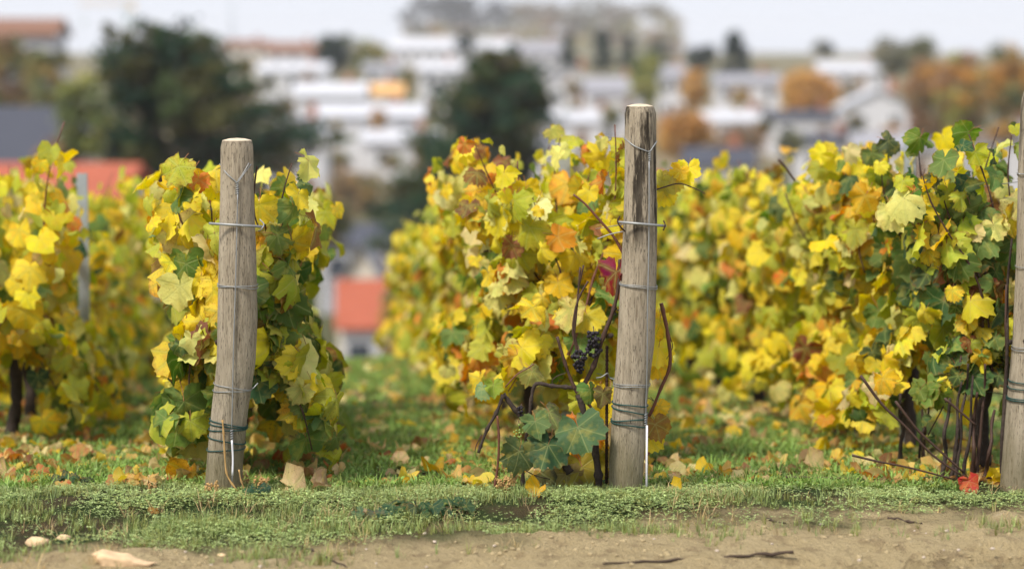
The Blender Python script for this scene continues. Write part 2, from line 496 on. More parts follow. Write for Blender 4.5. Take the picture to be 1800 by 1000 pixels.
CRISP = [leaf_template(300 + s, 16, True, curl=2.4) for s in range(6)]

def frames(pos, nrm, tip, size):
    """(k,3) position, normal, tip direction, size -> (k,3,3), (k,3)"""
    n = nrm / np.linalg.norm(nrm, axis=1, keepdims=True)
    yv = -tip
    yv = yv - n * (yv * n).sum(1, keepdims=True)
    yv = yv / np.maximum(np.linalg.norm(yv, axis=1, keepdims=True), 1e-6)
    xv = np.cross(yv, n)
    return np.stack([xv, yv, n], 2) * size[:, None, None]
def joined(name, templates, pos, Rm, cols, mat, parent=None):
    Vs, Fs, Us, Es, Cs = [], [], [], [], []
    b = 0
    pick = rng.integers(0, len(templates), len(pos))
    for ti, T in enumerate(templates):
        idx = np.nonzero(pick == ti)[0]
        if not len(idx): continue
        V, F, uv, E = T[:4]
        F = np.array([f for f in F], np.int32)
        k, n = len(idx), len(V)
        VV = np.einsum('kij,nj->kni', Rm[idx], V) + pos[idx][:, None, :]
        FF = F[None] + (np.arange(k) * n)[:, None, None] + b
        b += k * n
        Vs.append(VV.reshape(-1, 3)); Fs.append(FF.reshape(-1, F.shape[1]))
        Us.append(np.tile(uv, (k, 1))); Es.append(np.tile(E, k)); Cs.append(np.repeat(cols[idx], n, axis=0))
    me = new_mesh(name, np.concatenate(Vs), np.concatenate(Fs), np.concatenate(Us), np.concatenate(Es), np.concatenate(Cs))
    return obj(name, me, mat, parent)

# ------------------------------------------------------------------ autumn colours of the vines
PAL = {
    'green':  (0.16, 0.25, 0.055), 'dark':   (0.060, 0.115, 0.035), 'lime':   (0.48, 0.50, 0.05),
    'pale':   (0.72, 0.68, 0.20),    'yellow': (0.86, 0.67, 0.045),  'gold':   (0.82, 0.53, 0.03),
    'orange': (0.74, 0.27, 0.040),   'brown':  (0.26, 0.12, 0.040),  'cream':  (0.80, 0.66, 0.30), 'red': (0.40, 0.035, 0.03)}
def pick_cols(weights, n):
    k = list(weights); w = np.array([weights[q] for q in k], float); w /= w.sum()
    c = np.array([PAL[q] for q in k])[rng.choice(len(k), n, p=w)]
    c = c * (1 + rng.normal(0, 0.10, (n, 1))) + rng.normal(0, 0.012, (n, 3))
    return np.concatenate([np.clip(c, 0.01, 0.92), rng.random((n, 1))], 1)
MIX_G = dict(green=4, dark=1.6, lime=3.0, pale=1.0, yellow=1.2, brown=.25)
MIX_Y = dict(yellow=4.2, gold=1.3, lime=3.0, pale=1.7, orange=.35, green=.6, cream=.3, brown=.2)
MIX_L = dict(lime=4.0, green=1.6, yellow=2.4, pale=1.8, gold=.8, dark=.5, cream=.6, brown=.2)
MIX_O = dict(orange=1.3, yellow=3.2, gold=2.2, cream=.8, lime=.8, brown=.3)
def mixed(wts, fields, uu=None):
    """for every leaf choose one of several mixes; fields (k, n_mixes) give weights"""
    n = fields.shape[0]
    p = fields / fields.sum(1, keepdims=True)
    u = (rng.random(n) if uu is None else uu)[:, None]
    ch = (u > np.cumsum(p, 1)).sum(1).clip(0, len(wts) - 1)
    out = np.zeros((n, 4))
    for i, w in enumerate(wts):
        m = ch == i
        if m.any(): out[m] = pick_cols(w, m.sum())
    return out

# ------------------------------------------------------------------ vine rows
BASE = [hit(-120, 872), hit(405, 872), hit(1100, 872), hit(1790, 852)]
def row_pt(r, t):
    """point on the ground of row r, t metres behind its end post"""
    b = BASE[r]
    x, y = b.x + ROW_DIR.x * t, b.y + t
    return Vector((x, y, gz(x, y)))
ROWN = ['the blurred row at the left edge', 'the row behind the shorter left post', 'the row behind the middle post', 'the row at the right edge']
ORD = ['first', 'second', 'third', 'fourth', 'fifth', 'sixth', 'seventh', 'eighth', 'ninth', 'tenth', 'eleventh', 'twelfth']
LAT = Vector((1, -ROW_DIR.x, 0)).normalized()

def grapevine(r, t, n, hmin, hmax, hw, wts, fields, label, fine, end_face=False, length=1.1, skew=0.0, bare=0.0, low_gap=0.0, seed=0, size=(0.042, 0.13), shift=0.0, right=1.0, hang_n=4):
    p0 = row_pt(r, t)
    root = empty('grapevine', p0)
    tag(root, label, 'grapevine', 'grapevines in the trellised rows')
    rr = random.Random(seed * 31 + r * 7 + int(t * 10))
    # trunk
    m = MB()
    pts = [(0, 0, -0.06)]
    x = y = 0.0
    for i in range(1, 7):
        x += rr.uniform(-.025, .025); y += rr.uniform(-.03, .03)
        pts.append((x, y, i * 0.075))
    head = Vector(pts[-1])
    sp = smooth_line(pts, 3)
    m.tube(sp, [0.030 * (1 - .35 * i / len(sp)) * rr.uniform(.8, 1.25) for i in range(len(sp))], 7)
    m.build('trunk', M['trunk'], root)
    # two arms laid along the wire
    rd = Vector((ROW_DIR.x, 1, -SL))
    for s in (-1, 1):
        m = MB()
        L = length * .48
        pp = [head, head + rd * s * L * .3 + Vector((0, 0, .06)), head + rd * s * L * .65 + Vector((rr.uniform(-.02, .02), 0, .05)), head + rd * s * L + Vector((0, 0, .06))]
        sp = smooth_line(pp, 4)
        m.tube(sp, [.014 * (1 - .4 * i / len(sp)) * rr.uniform(.8, 1.2) for i in range(len(sp))], 6)
        m.build('arm', M['trunk'], root)
    # shoots: most climb the wires, some arch outwards and hang down
    S = 24
    paths = []
    for k in range(S):
        u0 = ((k * 7 % S + .5) / S - .5) * length + rr.uniform(-.03, .03)
        if end_face: u0 = max(u0, .20 - t)
        hang = k % hang_n == hang_n - 1
        sg = -1 if rr.random() < .5 + skew else 1
        w1 = sg * hw * rr.uniform(.25, 1.0) * (right if sg > 0 else 1.0) + shift
        h0 = min(.44, hmax * .45) + rr.uniform(-.06, .06)
        if hang: h1, w1 = hmin + rr.uniform(0, .12), sg * hw * rr.uniform(.6, 1.0) * (right if sg > 0 else 1.0) + shift
        else: h1 = hmax * (rr.uniform(.80, 1.04) if k % 6 else rr.uniform(1.04, 1.12))
        P = []
        du, wob = rr.uniform(-.12, .12), rr.uniform(0, 6.28)
        for q in range(7):
            f = q / 6
            z = h0 + (h1 - h0) * f + (.16 * math.sin(f * PI) if hang else 0)
            P.append((u0 + du * f + .025 * math.sin(wob + f * 5), shift + rr.uniform(-.02, .02) * (1 - f) + (w1 - shift) * (f ** .75) + .03 * math.sin(wob * 2 + f * 6), z))
        paths.append(P)
        if k < (15 if fine else 8):
            sp = smooth_line([Vector((ROW_DIR.x * a + LAT.x * b, a + LAT.y * b, c - SL * a)) for a, b, c in P], 3)
            m = MB(); m.tube(sp, [.0050 * (1 - .6 * i / len(sp)) * (1.35 if i % 3 == 0 else 1) for i in range(len(sp))], 5)
            m.build('shoot', M['cane'] if rr.random() < .6 else M['cane_red'], root)
    # leaves sit on the shoots, each out on its stalk
    PA = np.array(paths)
    wk = np.array([.8 if k % hang_n == hang_n - 1 else 1.1 for k in range(S)]); wk /= wk.sum()
    ks = rng.choice(S, n, p=wk)
    f = rng.random(n) * 5.999; f0 = f.astype(int); fr = (f - f0)[:, None]
    core = PA[ks, f0] * (1 - fr) + PA[ks, f0 + 1] * fr
    a = rng.uniform(0, 2 * PI, n)
    pl = rng.uniform(.03, .125, n)
    eu, ew = np.cos(a), np.sin(a)
    out_ = np.sign(core[:, 1] - shift); ew = np.where(rng.random(n) < .55, np.abs(ew) * out_, ew)
    u = core[:, 0] + eu * pl * .9; w = core[:, 1] + ew * pl; zz = core[:, 2] + rng.normal(0, .03, n)
    if right < 1: w = np.minimum(w, shift + hw * right + .03)
    if end_face: u = np.maximum(u, .14 - t + .10 * rng.random(n))
    h = np.clip((zz - hmin) / (hmax - hmin), 0, 1)
    side = np.where(w > shift, 1.0, -1.0)
    nrm = np.stack([LAT.x * ew + ROW_DIR.x * eu, LAT.y * ew + eu - (.55 if end_face else .2), np.full(n, .38)], 1) + rng.normal(0, .42, (n, 3))
    tip = np.stack([rng.normal(0, .45, n), rng.normal(0, .45, n), np.full(n, -1.0)], 1)
    pos = np.stack([ROW_DIR.x * u + LAT.x * w, u + LAT.y * w, zz - SL * u], 1)
    sz = rng.uniform(size[0], size[1], n) * np.where(h > .9, .8, 1)
    Rm = frames(pos, nrm, tip, sz)
    cl = mixed(wts, fields(u + t, h, side), np.clip(.65 * rng.random(S)[ks] + .35 * rng.random(n), 0, .999))
    if bare:
        keep = vn(u * 3 + 5 + t * 3, zz * 4, 3.7 + r) > bare
        pos, Rm, cl, side, u, w = pos[keep], Rm[keep], cl[keep], side[keep], u[keep], w[keep]
    n = len(pos)
    if fine:
        # leaves nearest the camera's side are single leaves, the inner and far ones one mass
        toward = -side * w * 0 + (-(w) * (-1 if BASE[r].x < -.6 else 1)) * 1.0 - .8 * u + rng.normal(0, .05, n)
        order = np.argsort(-toward)
        k1 = order[:fine]; k2 = order[fine:]
        for i in k1:
            o = bpy.data.objects.new('leaf', FINE[rr.randrange(len(FINE))])
            M4 = Matrix([list(Rm[i][q]) + [pos[i][q]] for q in range(3)] + [[0, 0, 0, 1]])
            o.parent = root
            o.matrix_basis = M4
            o.color = tuple(cl[i])
            col.objects.link(o)
        if len(k2):
            q = joined('leaves', MID, pos[k2], Rm[k2], cl[k2], M['leaves'], root); q['kind'] = 'stuff'
    else:
        q = joined('leaves', LOW, pos, Rm, cl, M['leaves'], root); q['kind'] = 'stuff'
    return root

def F0(d, h, s): return np.stack([1.5 - h * .6, .5 + h * 1.0 + 0 * d, .9 + .6 * vn(d * 1.5, h * 3, 2.2)], 1).clip(.05, 9)
def F1(d, h, s): return np.stack([1.7 - 1.1 * h + .5 * (s > 0), .10 + .9 * h * (s < 0) + .35 * h, .35 + .55 * h], 1).clip(.05, 9)
def F2(d, h, s): return np.stack([.12 - .05 * d + .3 * vn(d * 2, h * 3, 4.1), 1.6 + 0 * d, .55 + .25 * h, .45 + .5 * vn(d * 1.4, h * 2.5, 6.1)], 1).clip(.03, 9)
def F3(d, h, s):
    near = np.clip((1.15 - d) / .5, 0, 1); far = np.clip((d - 3.8) / 2.0, 0, 1)  # near end: green leaves, darkened further to paint in the shade by the post
    return np.stack([.22 + 3.2 * near + 1.2 * far, 1.5 + 0 * d, .5 + .5 * far, (.55 + .8 * vn(d * 1.1, h * 2.2, 8.1)) * (1 - near)], 1).clip(.03, 9)
W0 = [MIX_L, MIX_Y, MIX_O]; W1 = [MIX_G, MIX_Y, MIX_L]; W3 = [dict(green=3, dark=3.5, lime=1.2, brown=.3, yellow=.5), MIX_Y, MIX_L, MIX_O]; W2 = [MIX_G, MIX_Y, MIX_L, MIX_O]

for i in range(9):
    t = 2.3 + i * 1.0
    grapevine(0, t, 680, .03, 1.20 - .014 * i, .36, W0, F0, f'{ORD[i]} blurred grapevine from the camera in the row at the left edge', 0, seed=i, hang_n=2)
for i in range(4):
    t = .52 + i * 1.0
    lab = ['green and yellow grapevine with large leaves directly behind the shorter left post', 'yellow leaved grapevine just beyond the one at the shorter left post',
           'third grapevine from the camera in the row of the shorter left post', 'fourth grapevine from the camera in the row of the shorter left post'][i]
    grapevine(1, t, 720 if i == 0 else 560, .08 if i == 0 else .16, 1.01 if i == 0 else 1.04, .26 if i == 0 else .29, W1, F1, lab, 300 if i < 1 else 0, end_face=(i == 0), seed=20 + i, size=(.065, .155) if i == 0 else (.06, .14), shift=.04, hang_n=2 if i == 0 else 4)
for i in range(10):
    t = 1.25 + i * 1.0
    hm = float(np.interp(t, [0, 2.2, 4, 6, 11], [1.19, 1.19, 1.06, .92, .80]))
    grapevine(2, t, 780, .20 if i < 3 else .10, hm, .36 if i < 2 else .30, W2, F2, f'{ORD[i]} bright yellow grapevine from the camera in the row behind the middle post', 300 if i < 2 else 0,
              end_face=(i == 0), seed=40 + i, skew=.12, low_gap=.12 if i == 0 else 0, shift=-.07 if i < 2 else .02, right=.5 if i < 2 else 1.0)
for i in range(11):
    t = .45 + i * 1.0
    lab = 'green grapevine with painted shade beside the post cut off by the right edge' if i == 0 else f'{ORD[i]} yellow and orange grapevine from the camera in the row at the right edge'
    grapevine(3, t, 720, .14 if i < 1 else .06, 1.19 if i else 1.13, .30, W3, F3, lab, 290 if i < 3 else 0, end_face=(i == 0), seed=60 + i, skew=.12, hang_n=3)

# ------------------------------------------------------------------ end posts
def wooden_post(label, D, axis, stain, seed, knots=()):
    """axis: list of (py, centre px, width px) from foot to top"""
    s = F_PX / (D / math.cos(PITCH) if False else (D * math.cos(PITCH) + 1.0 * math.sin(PITCH)))
    pts = [W(cx, py, D) for py, cx, w in axis]
    rad = [w / s / 2 for py, cx, w in axis]
    foot = pts[0].copy()
    root = empty('wooden_post', foot)
    tag(root, label, 'post', 'wooden end posts of the vine rows')
    # resample
    zz = np.linspace(pts[0].z - .12, pts[-1].z, 60)
    px = np.interp(zz, [p.z for p in pts], [p.x for p in pts]); rr = np.interp(zz, [p.z for p in pts], rad)
    n = 40
    r_ = np.random.default_rng(seed)
    ph = r_.uniform(0, 6.28, 6)
    V = []
    H = zz[-1]
    for z, x, q in zip(zz, px, rr):
        for k in range(n):
            a = 2 * PI * k / n
            d = 1 + .03 * math.sin(2 * a + ph[0]) + .02 * math.sin(3 * a + ph[1] + z * 1.5) + .016 * math.sin(5 * a + ph[2] - z * 2)
            d += .012 * float(vn(np.array([a * 6]), np.array([z * 5]), seed)[0])
            if H - z < .018: d *= .965 + .035 * (H - z) / .018
            flat = max(0, 1 - (H - z) / .16) * .05 * max(0, math.sin(3 * a + ph[3]))     # hewn facets near the top
            d -= flat
            V.append((x + q * d * math.cos(a) - foot.x, q * d * math.sin(a), z - foot.z))
    F = []
    for i in range(len(zz) - 1):
        for k in range(n): F.append((i*n + k, i*n + (k+1) % n, (i+1)*n + (k+1) % n, (i+1)*n + k))
    mat = wood_material('weathered_wood', stain, 1.0 if seed == 11 else .8, seed)
    obj('shaft', new_mesh('shaft', V, F), mat, root)
    tv = V[-n:]
    cx_ = sum(v[0] for v in tv) / n; cy_ = sum(v[1] for v in tv) / n; cz_ = tv[0][2]
    ring2 = [(cx_ + (v[0] - cx_) * .55, cy_ + (v[1] - cy_) * .55, cz_ + .006) for v in tv]
    obj('sawn_top', new_mesh('sawn_top', tv + ring2 + [(cx_, cy_, cz_ + .008)], [(k, (k+1) % n, n + (k+1) % n, n + k) for k in range(n)] + [(n + k, n + (k+1) % n, 2*n) for k in range(n)]), M['end'], root)
    def axis_at(py):
        ys = [a[0] for a in axis][::-1]
        return np.interp(py, ys, [a[1] for a in axis][::-1]), np.interp(py, ys, [a[2] for a in axis][::-1])
    def surf(px_, py, lift=.002):
        """local point on the front of the post under pixel px_, py"""
        c, w = axis_at(py)
        q = max(-1, min(1, (px_ - c) / (w / 2)))
        p = W(c, py, D)
        R = w / s / 2 + lift
        a = math.asin(q)
        return Vector((p.x + R * math.sin(a) - foot.x, -R * math.cos(a), p.z - foot.z))
    def loop(py_l, py_r, name='wire_loop', mat=None, r=.0016, tail=None, lift=.0022, turns=1.0):
        mat = mat or M['wire']
        m = MB(); pp = []
        c, w = axis_at((py_l + py_r) / 2)
        N = int(40 * turns)
        for i in range(N + 1):
            f = i / 40
            a = -PI + f * 2 * PI        # starts at the left side, passes the front
            t_ = (1 - math.cos(f * PI * 2)) / 2 if turns == 1 else f / turns
            py = py_l + (py_r - py_l) * (.5 + .5 * math.sin(a + PI / 2)) if turns == 1 else py_l + (py_r - py_l) * t_
            c, w = axis_at(py)
            p = W(c, py, D); R = (w / s / 2) * 1.035 + lift
            pp.append((p.x + R * math.cos(a) - foot.x, R * math.sin(a), p.z - foot.z + .0015 * math.sin(a * 3)))
        m.tube(pp, r, 6)
        return m.build(name, mat, root)
    return root, surf, loop, axis_at, foot, s

# shorter left post
D1 = BASE[1].y
root, surf, loop, ax_at, foot, s_ = wooden_post('shorter weathered wooden post on the left in front of green and yellow vine', D1,
    [(872, 391, 64), (800, 396, 63), (720, 404, 63), (640, 415, 66), (560, 418, 68), (450, 418, 64), (350, 417, 58), (255, 416.5, 56), (247, 416.5, 53)], (1.08, 1.34), 3)
def front_wire(pts_px, surf, r, name, mat, root, lift=.004):
    m = MB(); m.tube(smooth_line([surf(x, y, lift) for x, y in pts_px], 4), r, 6); return m.build(name, mat, root)
front_wire([(389, 288), (404, 305), (420, 320)], surf, .0018, 'wire_tie', M['wire'], root)
front_wire([(441, 288), (431, 304), (421, 320)], surf, .0018, 'wire_tie', M['wire'], root)
front_wire([(438, 286), (429, 304), (420, 318)], surf, .0016, 'wire_tie', M['wire'], root)
m = MB()
m.tube([surf(420 + 2.2 * math.cos(i * .9), 318 + i * .55, .005 + .003 * math.sin(i * .9)) for i in range(40)], .0018, 6); m.build('wire_twist', M['wire'], root)
front_wire([(421, 336), (420, 400), (418, 500), (415, 600), (412, 700), (410, 752)], surf, .0022, 'anchor_wire', M['wire'], root, .006)
m = MB(); m.tube([surf(410 + 2 * math.cos(i * .9), 750 + i * .6, .006 + .003 * math.sin(i * .9)) for i in range(30)], .002, 6); m.build('wire_twist', M['wire'], root)
front_wire([(410, 768), (411, 800), (410, 830)], surf, .0036, 'anchor_rod', M['white_rod'], root, .008)
front_wire([(410, 828), (409, 850), (409, 876)], surf, .0020, 'anchor_wire', M['wire'], root, .008)
m = MB(); a = surf(400, 392); b = surf(440, 394)
m.tube([(a.x - .052, -.066, a.z + .003), (b.x + .048, -.066, b.z - .004)], .0042, 8); m.build('cross_rod', M['wire'], root)
m = MB(); m.tube(smooth_line([(b.x + .036, -.06, b.z + .02), (b.x + .05, -.066, b.z + .004), (b.x + .042, -.07, b.z - .012), (b.x + .03, -.05, b.z - .02)], 4), .0022, 6); m.build('wire_hook', M['wire'], root)
loop(502, 500); loop(498, 506)
loop(672, 683); loop(685, 684)
m = MB(); a = surf(440, 684); m.tube([a, a + Vector((.012, -.006, .008)), a + Vector((.026, -.004, .024))], .0022, 6); m.build('wire_tail', M['wire'], root)
for l, r_ in ((735, 748), (742, 750), (753, 752), (765, 778), (789, 786)): loop(l, r_, 'green_wire_loop', M['wire_green'], .0022)

# taller middle post
D2 = BASE[2].y
root2, surf2, loop2, ax2, foot2, s2 = wooden_post('taller weathered wooden post in the middle with dark streak and pale top', D2,
    [(876, 1099, 56), (800, 1102, 60), (700, 1108, 59), (600, 1118, 64), (500, 1122, 62), (400, 1125.5, 58), (300, 1126, 54), (200, 1126, 54), (187, 1125, 48)], (0.70, 1.0), 11)
front_wire([(1100, 243), (1115, 256), (1137, 266)], surf2, .0022, 'wire_tie', M['wire'], root2)
front_wire([(1152, 248), (1145, 258), (1139, 268)], surf2, .0022, 'wire_tie', M['wire'], root2)
m = MB(); m.tube([surf2(1138.5 + 1.6 * math.cos(i * .9), 264 + i * .55, .005 + .003 * math.sin(i * .9)) for i in range(32)], .002, 6); m.build('wire_twist', M['wire'], root2)
front_wire([(1138, 282), (1138, 360), (1137, 450), (1135, 540), (1134, 640), (1132, 700), (1131, 742)], surf2, .0024, 'anchor_wire', M['wire'], root2, .006)
m = MB(); m.tube([surf2(1131 + 2 * math.cos(i * .9), 724 + i * .6, .007 + .003 * math.sin(i * .9)) for i in range(34)], .002, 6); m.build('wire_twist', M['wire'], root2)
p_, q_ = surf2(1128, 744, .012), surf2(1128, 884, .012)
m = MB(); m.tube([p_ + Vector((.006, 0, 0)), (p_ + q_) / 2 + Vector((.006, 0, 0)), q_ + Vector((.006, -.01, -.02))], .0036, 8); m.build('anchor_rod', M['white_rod'], root2)
m = MB(); a = surf2(1105, 389); b = surf2(1150, 394)
m.tube([(a.x - .035, -.064, a.z + .002), (b.x + .034, -.064, b.z - .002)], .0042, 8); m.build('cross_rod', M['wire'], root2)
m = MB(); m.tube(smooth_line([(a.x - .03, -.05, a.z + .02), (a.x - .038, -.066, a.z + .004), (a.x - .028, -.07, a.z - .014), (a.x - .012, -.05, a.z - .03)], 4), .0026, 6); m.build('wire_hook', M['rust'], root2)
m = MB(); m.tube(smooth_line([(b.x + .026, -.05, b.z + .014), (b.x + .03, -.068, b.z + .002), (b.x + .024, -.068, b.z - .016)], 4), .0026, 6); m.build('wire_hook', M['rust'], root2)
loop2(497, 503); loop2(499, 507)
loop2(672, 674); loop2(676, 677)
for l, r_ in ((706, 712), (714, 726), (737, 733), (740, 748)): loop2(l, r_, 'green_wire_loop', M['wire_green'], .0024)

# post cut off by the right edge
D3 = BASE[3].y
root3, surf3, loop3, ax3, foot3, s3 = wooden_post('weathered wooden post with green foot cut off by the right edge', D3,
    [(856, 1792, 66), (700, 1803, 62), (600, 1812, 60), (450, 1818, 60), (300, 1821, 60), (180, 1824, 56), (160, 1825, 50)], (1.0, 1.25), 19)
loop3(305, 303, r=.0022)
loop3(468, 470); loop3(608, 612); loop3(613, 616)
for l, r_ in ((668, 676), (680, 684), (697, 702), (700, 706)): loop3(l, r_, 'green_wire_loop', M['wire_green'], .0022)

# ------------------------------------------------------------------ trellis: steel posts, stakes and wires
def steel_post(r, t, top, label, lat=0.0):
    p = row_pt(r, t) + LAT * lat
    root = empty('steel_trellis_post', p)
    tag(root, label, 'trellis post', 'steel posts within the vine rows')
    m = MB(); w, d, th = .045, .03, .003
    m.box((0, -d / 2, top / 2 - .1), (w, th, top + .2)); m.box((-w / 2 + th / 2, .001, top / 2 - .1), (th, d - .003, top + .2)); m.box((w / 2 - th / 2, .001, top / 2 - .1), (th, d - .003, top + .2))
    m.build('channel', M['steel'], root, smooth=False)
    for k in range(6):
        m = MB(); m.box((-w / 2 - .004, 0, .4 + k * (top - .45) / 5), (.008, .012, .018)); m.build('wire_hook', M['steel'], root, smooth=False)
steel_post(0, 3.3, 1.18, 'grey steel trellis post among blurred leaves near the left edge', .26)
steel_post(2, 1.72, 1.22, 'grey steel trellis post hidden in yellow leaves left of the middle post')
steel_post(3, 1.48, 1.27, 'grey steel trellis post among bare stems near the right edge')
p = W(1066, 836, D2 + .04)
st = empty('iron_stake', p); tag(st, 'thin rusty iron stake standing left of the middle post', 'stake')
m = MB(); a, b = W(1066, 850, D2 + .04) - p, W(1067, 608, D2 + .04) - p
m.tube([a, b], .0048, 8); m.build('bar', M['rust'], st)
m = MB()
for i in range(34):
    q = a + (b - a) * (i + .5) / 34
    m.tube([q - Vector((0, 0, .0016)), q + Vector((0, 0, .0016))], .0058, 8)
m.build('rib', M['rust'], st)
m = MB(); m.tube(smooth_line([W(1048, 664, D2) - p, W(1058, 662, D2 - .01) - p, W(1068, 656, D2 - .005) - p, W(1072, 664, D2 + .03) - p, W(1086, 668, D2 - .01) - p], 4), .002, 6); m.build('wire_tie', M['wire'], st)
def wire(r, h, label, mat, r0=.0016, t1=9.0, sag=.012):
    m = MB(); pp = []
    for i in range(40):
        t = -.0 + t1 * i / 39
        p = row_pt(r, t); b = BASE[r]
        pp.append((p.x, p.y + .06, -SL * max(0, t - .0) + h - sag * abs(math.sin(t * PI / 3))))
    m.tube(pp, r0, 5)
    tag(m.build('trellis_wire', mat), label, 'wire', 'trellis wires')
wire(1, .42, 'low trellis wire tied to the shorter left post', M['wire_green'], t1=4)
wire(1, .92, 'upper trellis wire tied to the shorter left post', M['wire'], t1=4)
wire(2, .38, 'low green trellis wire tied to the middle post', M['wire_green'])
wire(2, .91, 'upper trellis wire tied to the middle post at its cross rod', M['wire'])
wire(3, .30, 'low green trellis wire tied to the post at the right edge', M['wire_green'])
wire(3, 1.04, 'upper trellis wire tied to the post at the right edge', M['wire'])

# ------------------------------------------------------------------ the almost leafless vine at the middle post
def Z7(zx, zy): return (820 + zx * .35, 540 + zy * .35)
def single_leaf(parent, px, py, D, size, c, nrm=(0, -1, .4), tip=(0, 0, -1), name='leaf', me=None):
    o = bpy.data.objects.new(name, me or FINE[random.randrange(len(FINE))])
    pos = W(px, py, D)
    if parent: pos = pos - parent.location
    R = frames(np.array([pos]), np.array([nrm], float), np.array([tip], float), np.array([size]))[0]
    o.parent = parent
    o.matrix_basis = Matrix([list(R[q]) + [pos[q]] for q in range(3)] + [[0, 0, 0, 1]])
    o.color = tuple(c) + (random.random(),)
    col.objects.link(o)
    return o
DV = D2 + .02
vb = W(1050, 868, DV)
vine = empty('grapevine', vb)
tag(vine, 'almost leafless old vine with dark grapes and one big green leaf at middle post', 'grapevine', 'grapevines in the trellised rows')
def limb(zpts, r0, r1, name, mat, dD=0.0, k=5):
    n = len(zpts)
    pts = [W(*Z7(*z[:2]), DV + dD + (z[2] if len(z) > 2 else 0)) - vb for z in zpts]
    sp = smooth_line(pts, k)
    rr = random.Random(int(zpts[0][0] * 7 + zpts[0][1]))
    m = MB(); m.tube(sp, [(r0 + (r1 - r0) * i / (len(sp) - 1)) * rr.uniform(.85, 1.2) * (1.3 if i % k == 0 else 1) for i in range(len(sp))], 7)
    return m.build(name, mat, vine)
limb([(665, 930), (662, 840), (645, 720), (620, 620), (600, 570), (565, 435)], .012, .011, 'trunk', M['trunk'])
limb([(565, 435), (540, 400), (495, 280), (455, 148)], .007, .004, 'cane', M['cane'])
limb([(565, 435), (640, 290), (690, 140), (740, 5), (765, -120), (770, -240)], .008, .0045, 'cane', M['cane'])
limb([(560, 235), (535, 130), (545, 20), (570, -60), (610, -130)], .004, .003, 'cane', M['cane'], .03)
limb([(545, 405), (500, 400), (430, 395), (350, 385), (325, 460), (318, 560), (335, 600)], .0065, .005, 'arm', M['trunk'])
limb([(185, 435), (240, 510), (310, 585), (420, 680), (480, 770), (520, 830)], .007, .013, 'arm', M['trunk'], .01)
limb([(185, 440), (150, 530), (105, 610), (70, 700), (60, 730)], .006, .0045, 'cane', M['trunk'])
limb([(285, 1000), (282, 880), (288, 770), (305, 640), (312, 590)], .007, .006, 'stem', M['trunk'])
limb([(155, 545), (162, 640), (160, 760), (145, 880), (122, 985)], .0035, .0045, 'cane', M['cane_red'], -.02)
limb([(340, 285), (300, 310), (250, 340), (195, 400)], .0018, .0022, 'cane', M['cane_red'])
limb([(500, 820), (450, 740), (400, 690), (360, 620)], .006, .008, 'arm', M['trunk'], .05)
limb([(660, 880), (655, 700), (640, 540), (600, 470), (560, 440)], .006, .005, 'stem', M['cane'], .06)
limb([(60, 948), (170, 942), (300, 950), (420, 962)], .003, .003, 'cane', M['cane'], .03)
limb([(978, -20), (985, 10), (1012, 140), (1022, 290), (975, 410), (930, 520), (880, 610), (830, 700)], .0062, .0055, 'cane', M['cane_red'], .09)
limb([(1022, 150), (1035, 200), (1005, 260)], .0014, .001, 'tendril', M['cane'], .09)
limb([(500, 330), (455, 345), (430, 370), (440, 395)], .0014, .001, 'tendril', M['cane'])
limb([(75, 640), (50, 690), (42, 725)], .0018, .0012, 'tendril', M['cane'])
limb([(290, 815), (350, 845), (420, 862)], .0018, .0015, 'tendril', M['cane'], .02)
limb([(870, 560), (905, 460), (940, 470), (925, 450)], .0014, .001, 'tendril', M['cane'], .05)
# grapes
bm_s = []
def ico(level=2):
    import bmesh
    bm = bmesh.new(); bmesh.ops.create_icosphere(bm, subdivisions=level, radius=1.0)
    V = [tuple(v.co) for v in bm.verts]; F = [tuple(q.index for q in f.verts) for f in bm.faces]
    bm.free(); return V, F
I1, I2, I3 = ico(1), ico(2), ico(3)
berry = new_mesh('grape', [(x * (.9 + .1 * math.sin(5 * z)), y, z * (1 + .07 * math.sin(7 * x))) for x, y, z in I2[0]], I2[1]); berry.materials.append(M['grape'])
berry_g = new_mesh('grape', *I2); berry_g.materials.append(M['grape_green'])
def bunch(zx, zy, n, rad, br, me, dD=-.02, hgt=1.0):
    c = W(*Z7(zx, zy), DV + dD) - vb
    m = MB(); m.tube([c + Vector((0, 0, rad * 1.6)), c + Vector((.004, 0, 0)), c - Vector((0, 0, rad * .9))], .0016, 5)
    st = m.build('grape_bunch', M['cane'], vine)
    rr = random.Random(int(zx))
    pts = []
    for _ in range(900):
        if len(pts) >= n: break
        a, u, q = rr.uniform(0, 2 * PI), rr.uniform(-1, 1), rr.uniform(.3, 1) ** .5
        w = rad * q * math.sqrt(max(0, 1 - u * u)) * (1 if u > -.3 else .75)
        p = c + Vector((w * math.cos(a), w * math.sin(a), u * rad * hgt))
        if all((p - o).length > br * 1.35 for o in pts): pts.append(p)
    for p in pts:
        o = bpy.data.objects.new('grape', me); o.parent = st; o.location = p; k = br * rr.uniform(.8, 1.12)
        o.scale = (k, k, k * rr.uniform(.85, 1.05)); o.rotation_euler = (rr.uniform(0, 3), rr.uniform(0, 3), 0)
        col.objects.link(o)
bunch(637, 160, 22, .027, .0075, berry); bunch(640, 215, 22, .026, .0075, berry)
bunch(562, 262, 30, .029, .0072, berry); bunch(570, 300, 10, .017, .007, berry)
bunch(275, 520, 9, .015, .0055, berry, 0.0)
bunch(262, 625, 14, .024, .0040, berry_g); bunch(745, 20, 8, .012, .004, berry, 0)
bunch(395, 795, 3, .008, .006, berry, 0)
G_, DG, LM, YL, GD, OR, BR, CRM = [PAL[k] for k in ('green', 'dark', 'lime', 'yellow', 'gold', 'orange', 'brown', 'cream')]
GB = (0.085, 0.155, 0.065)
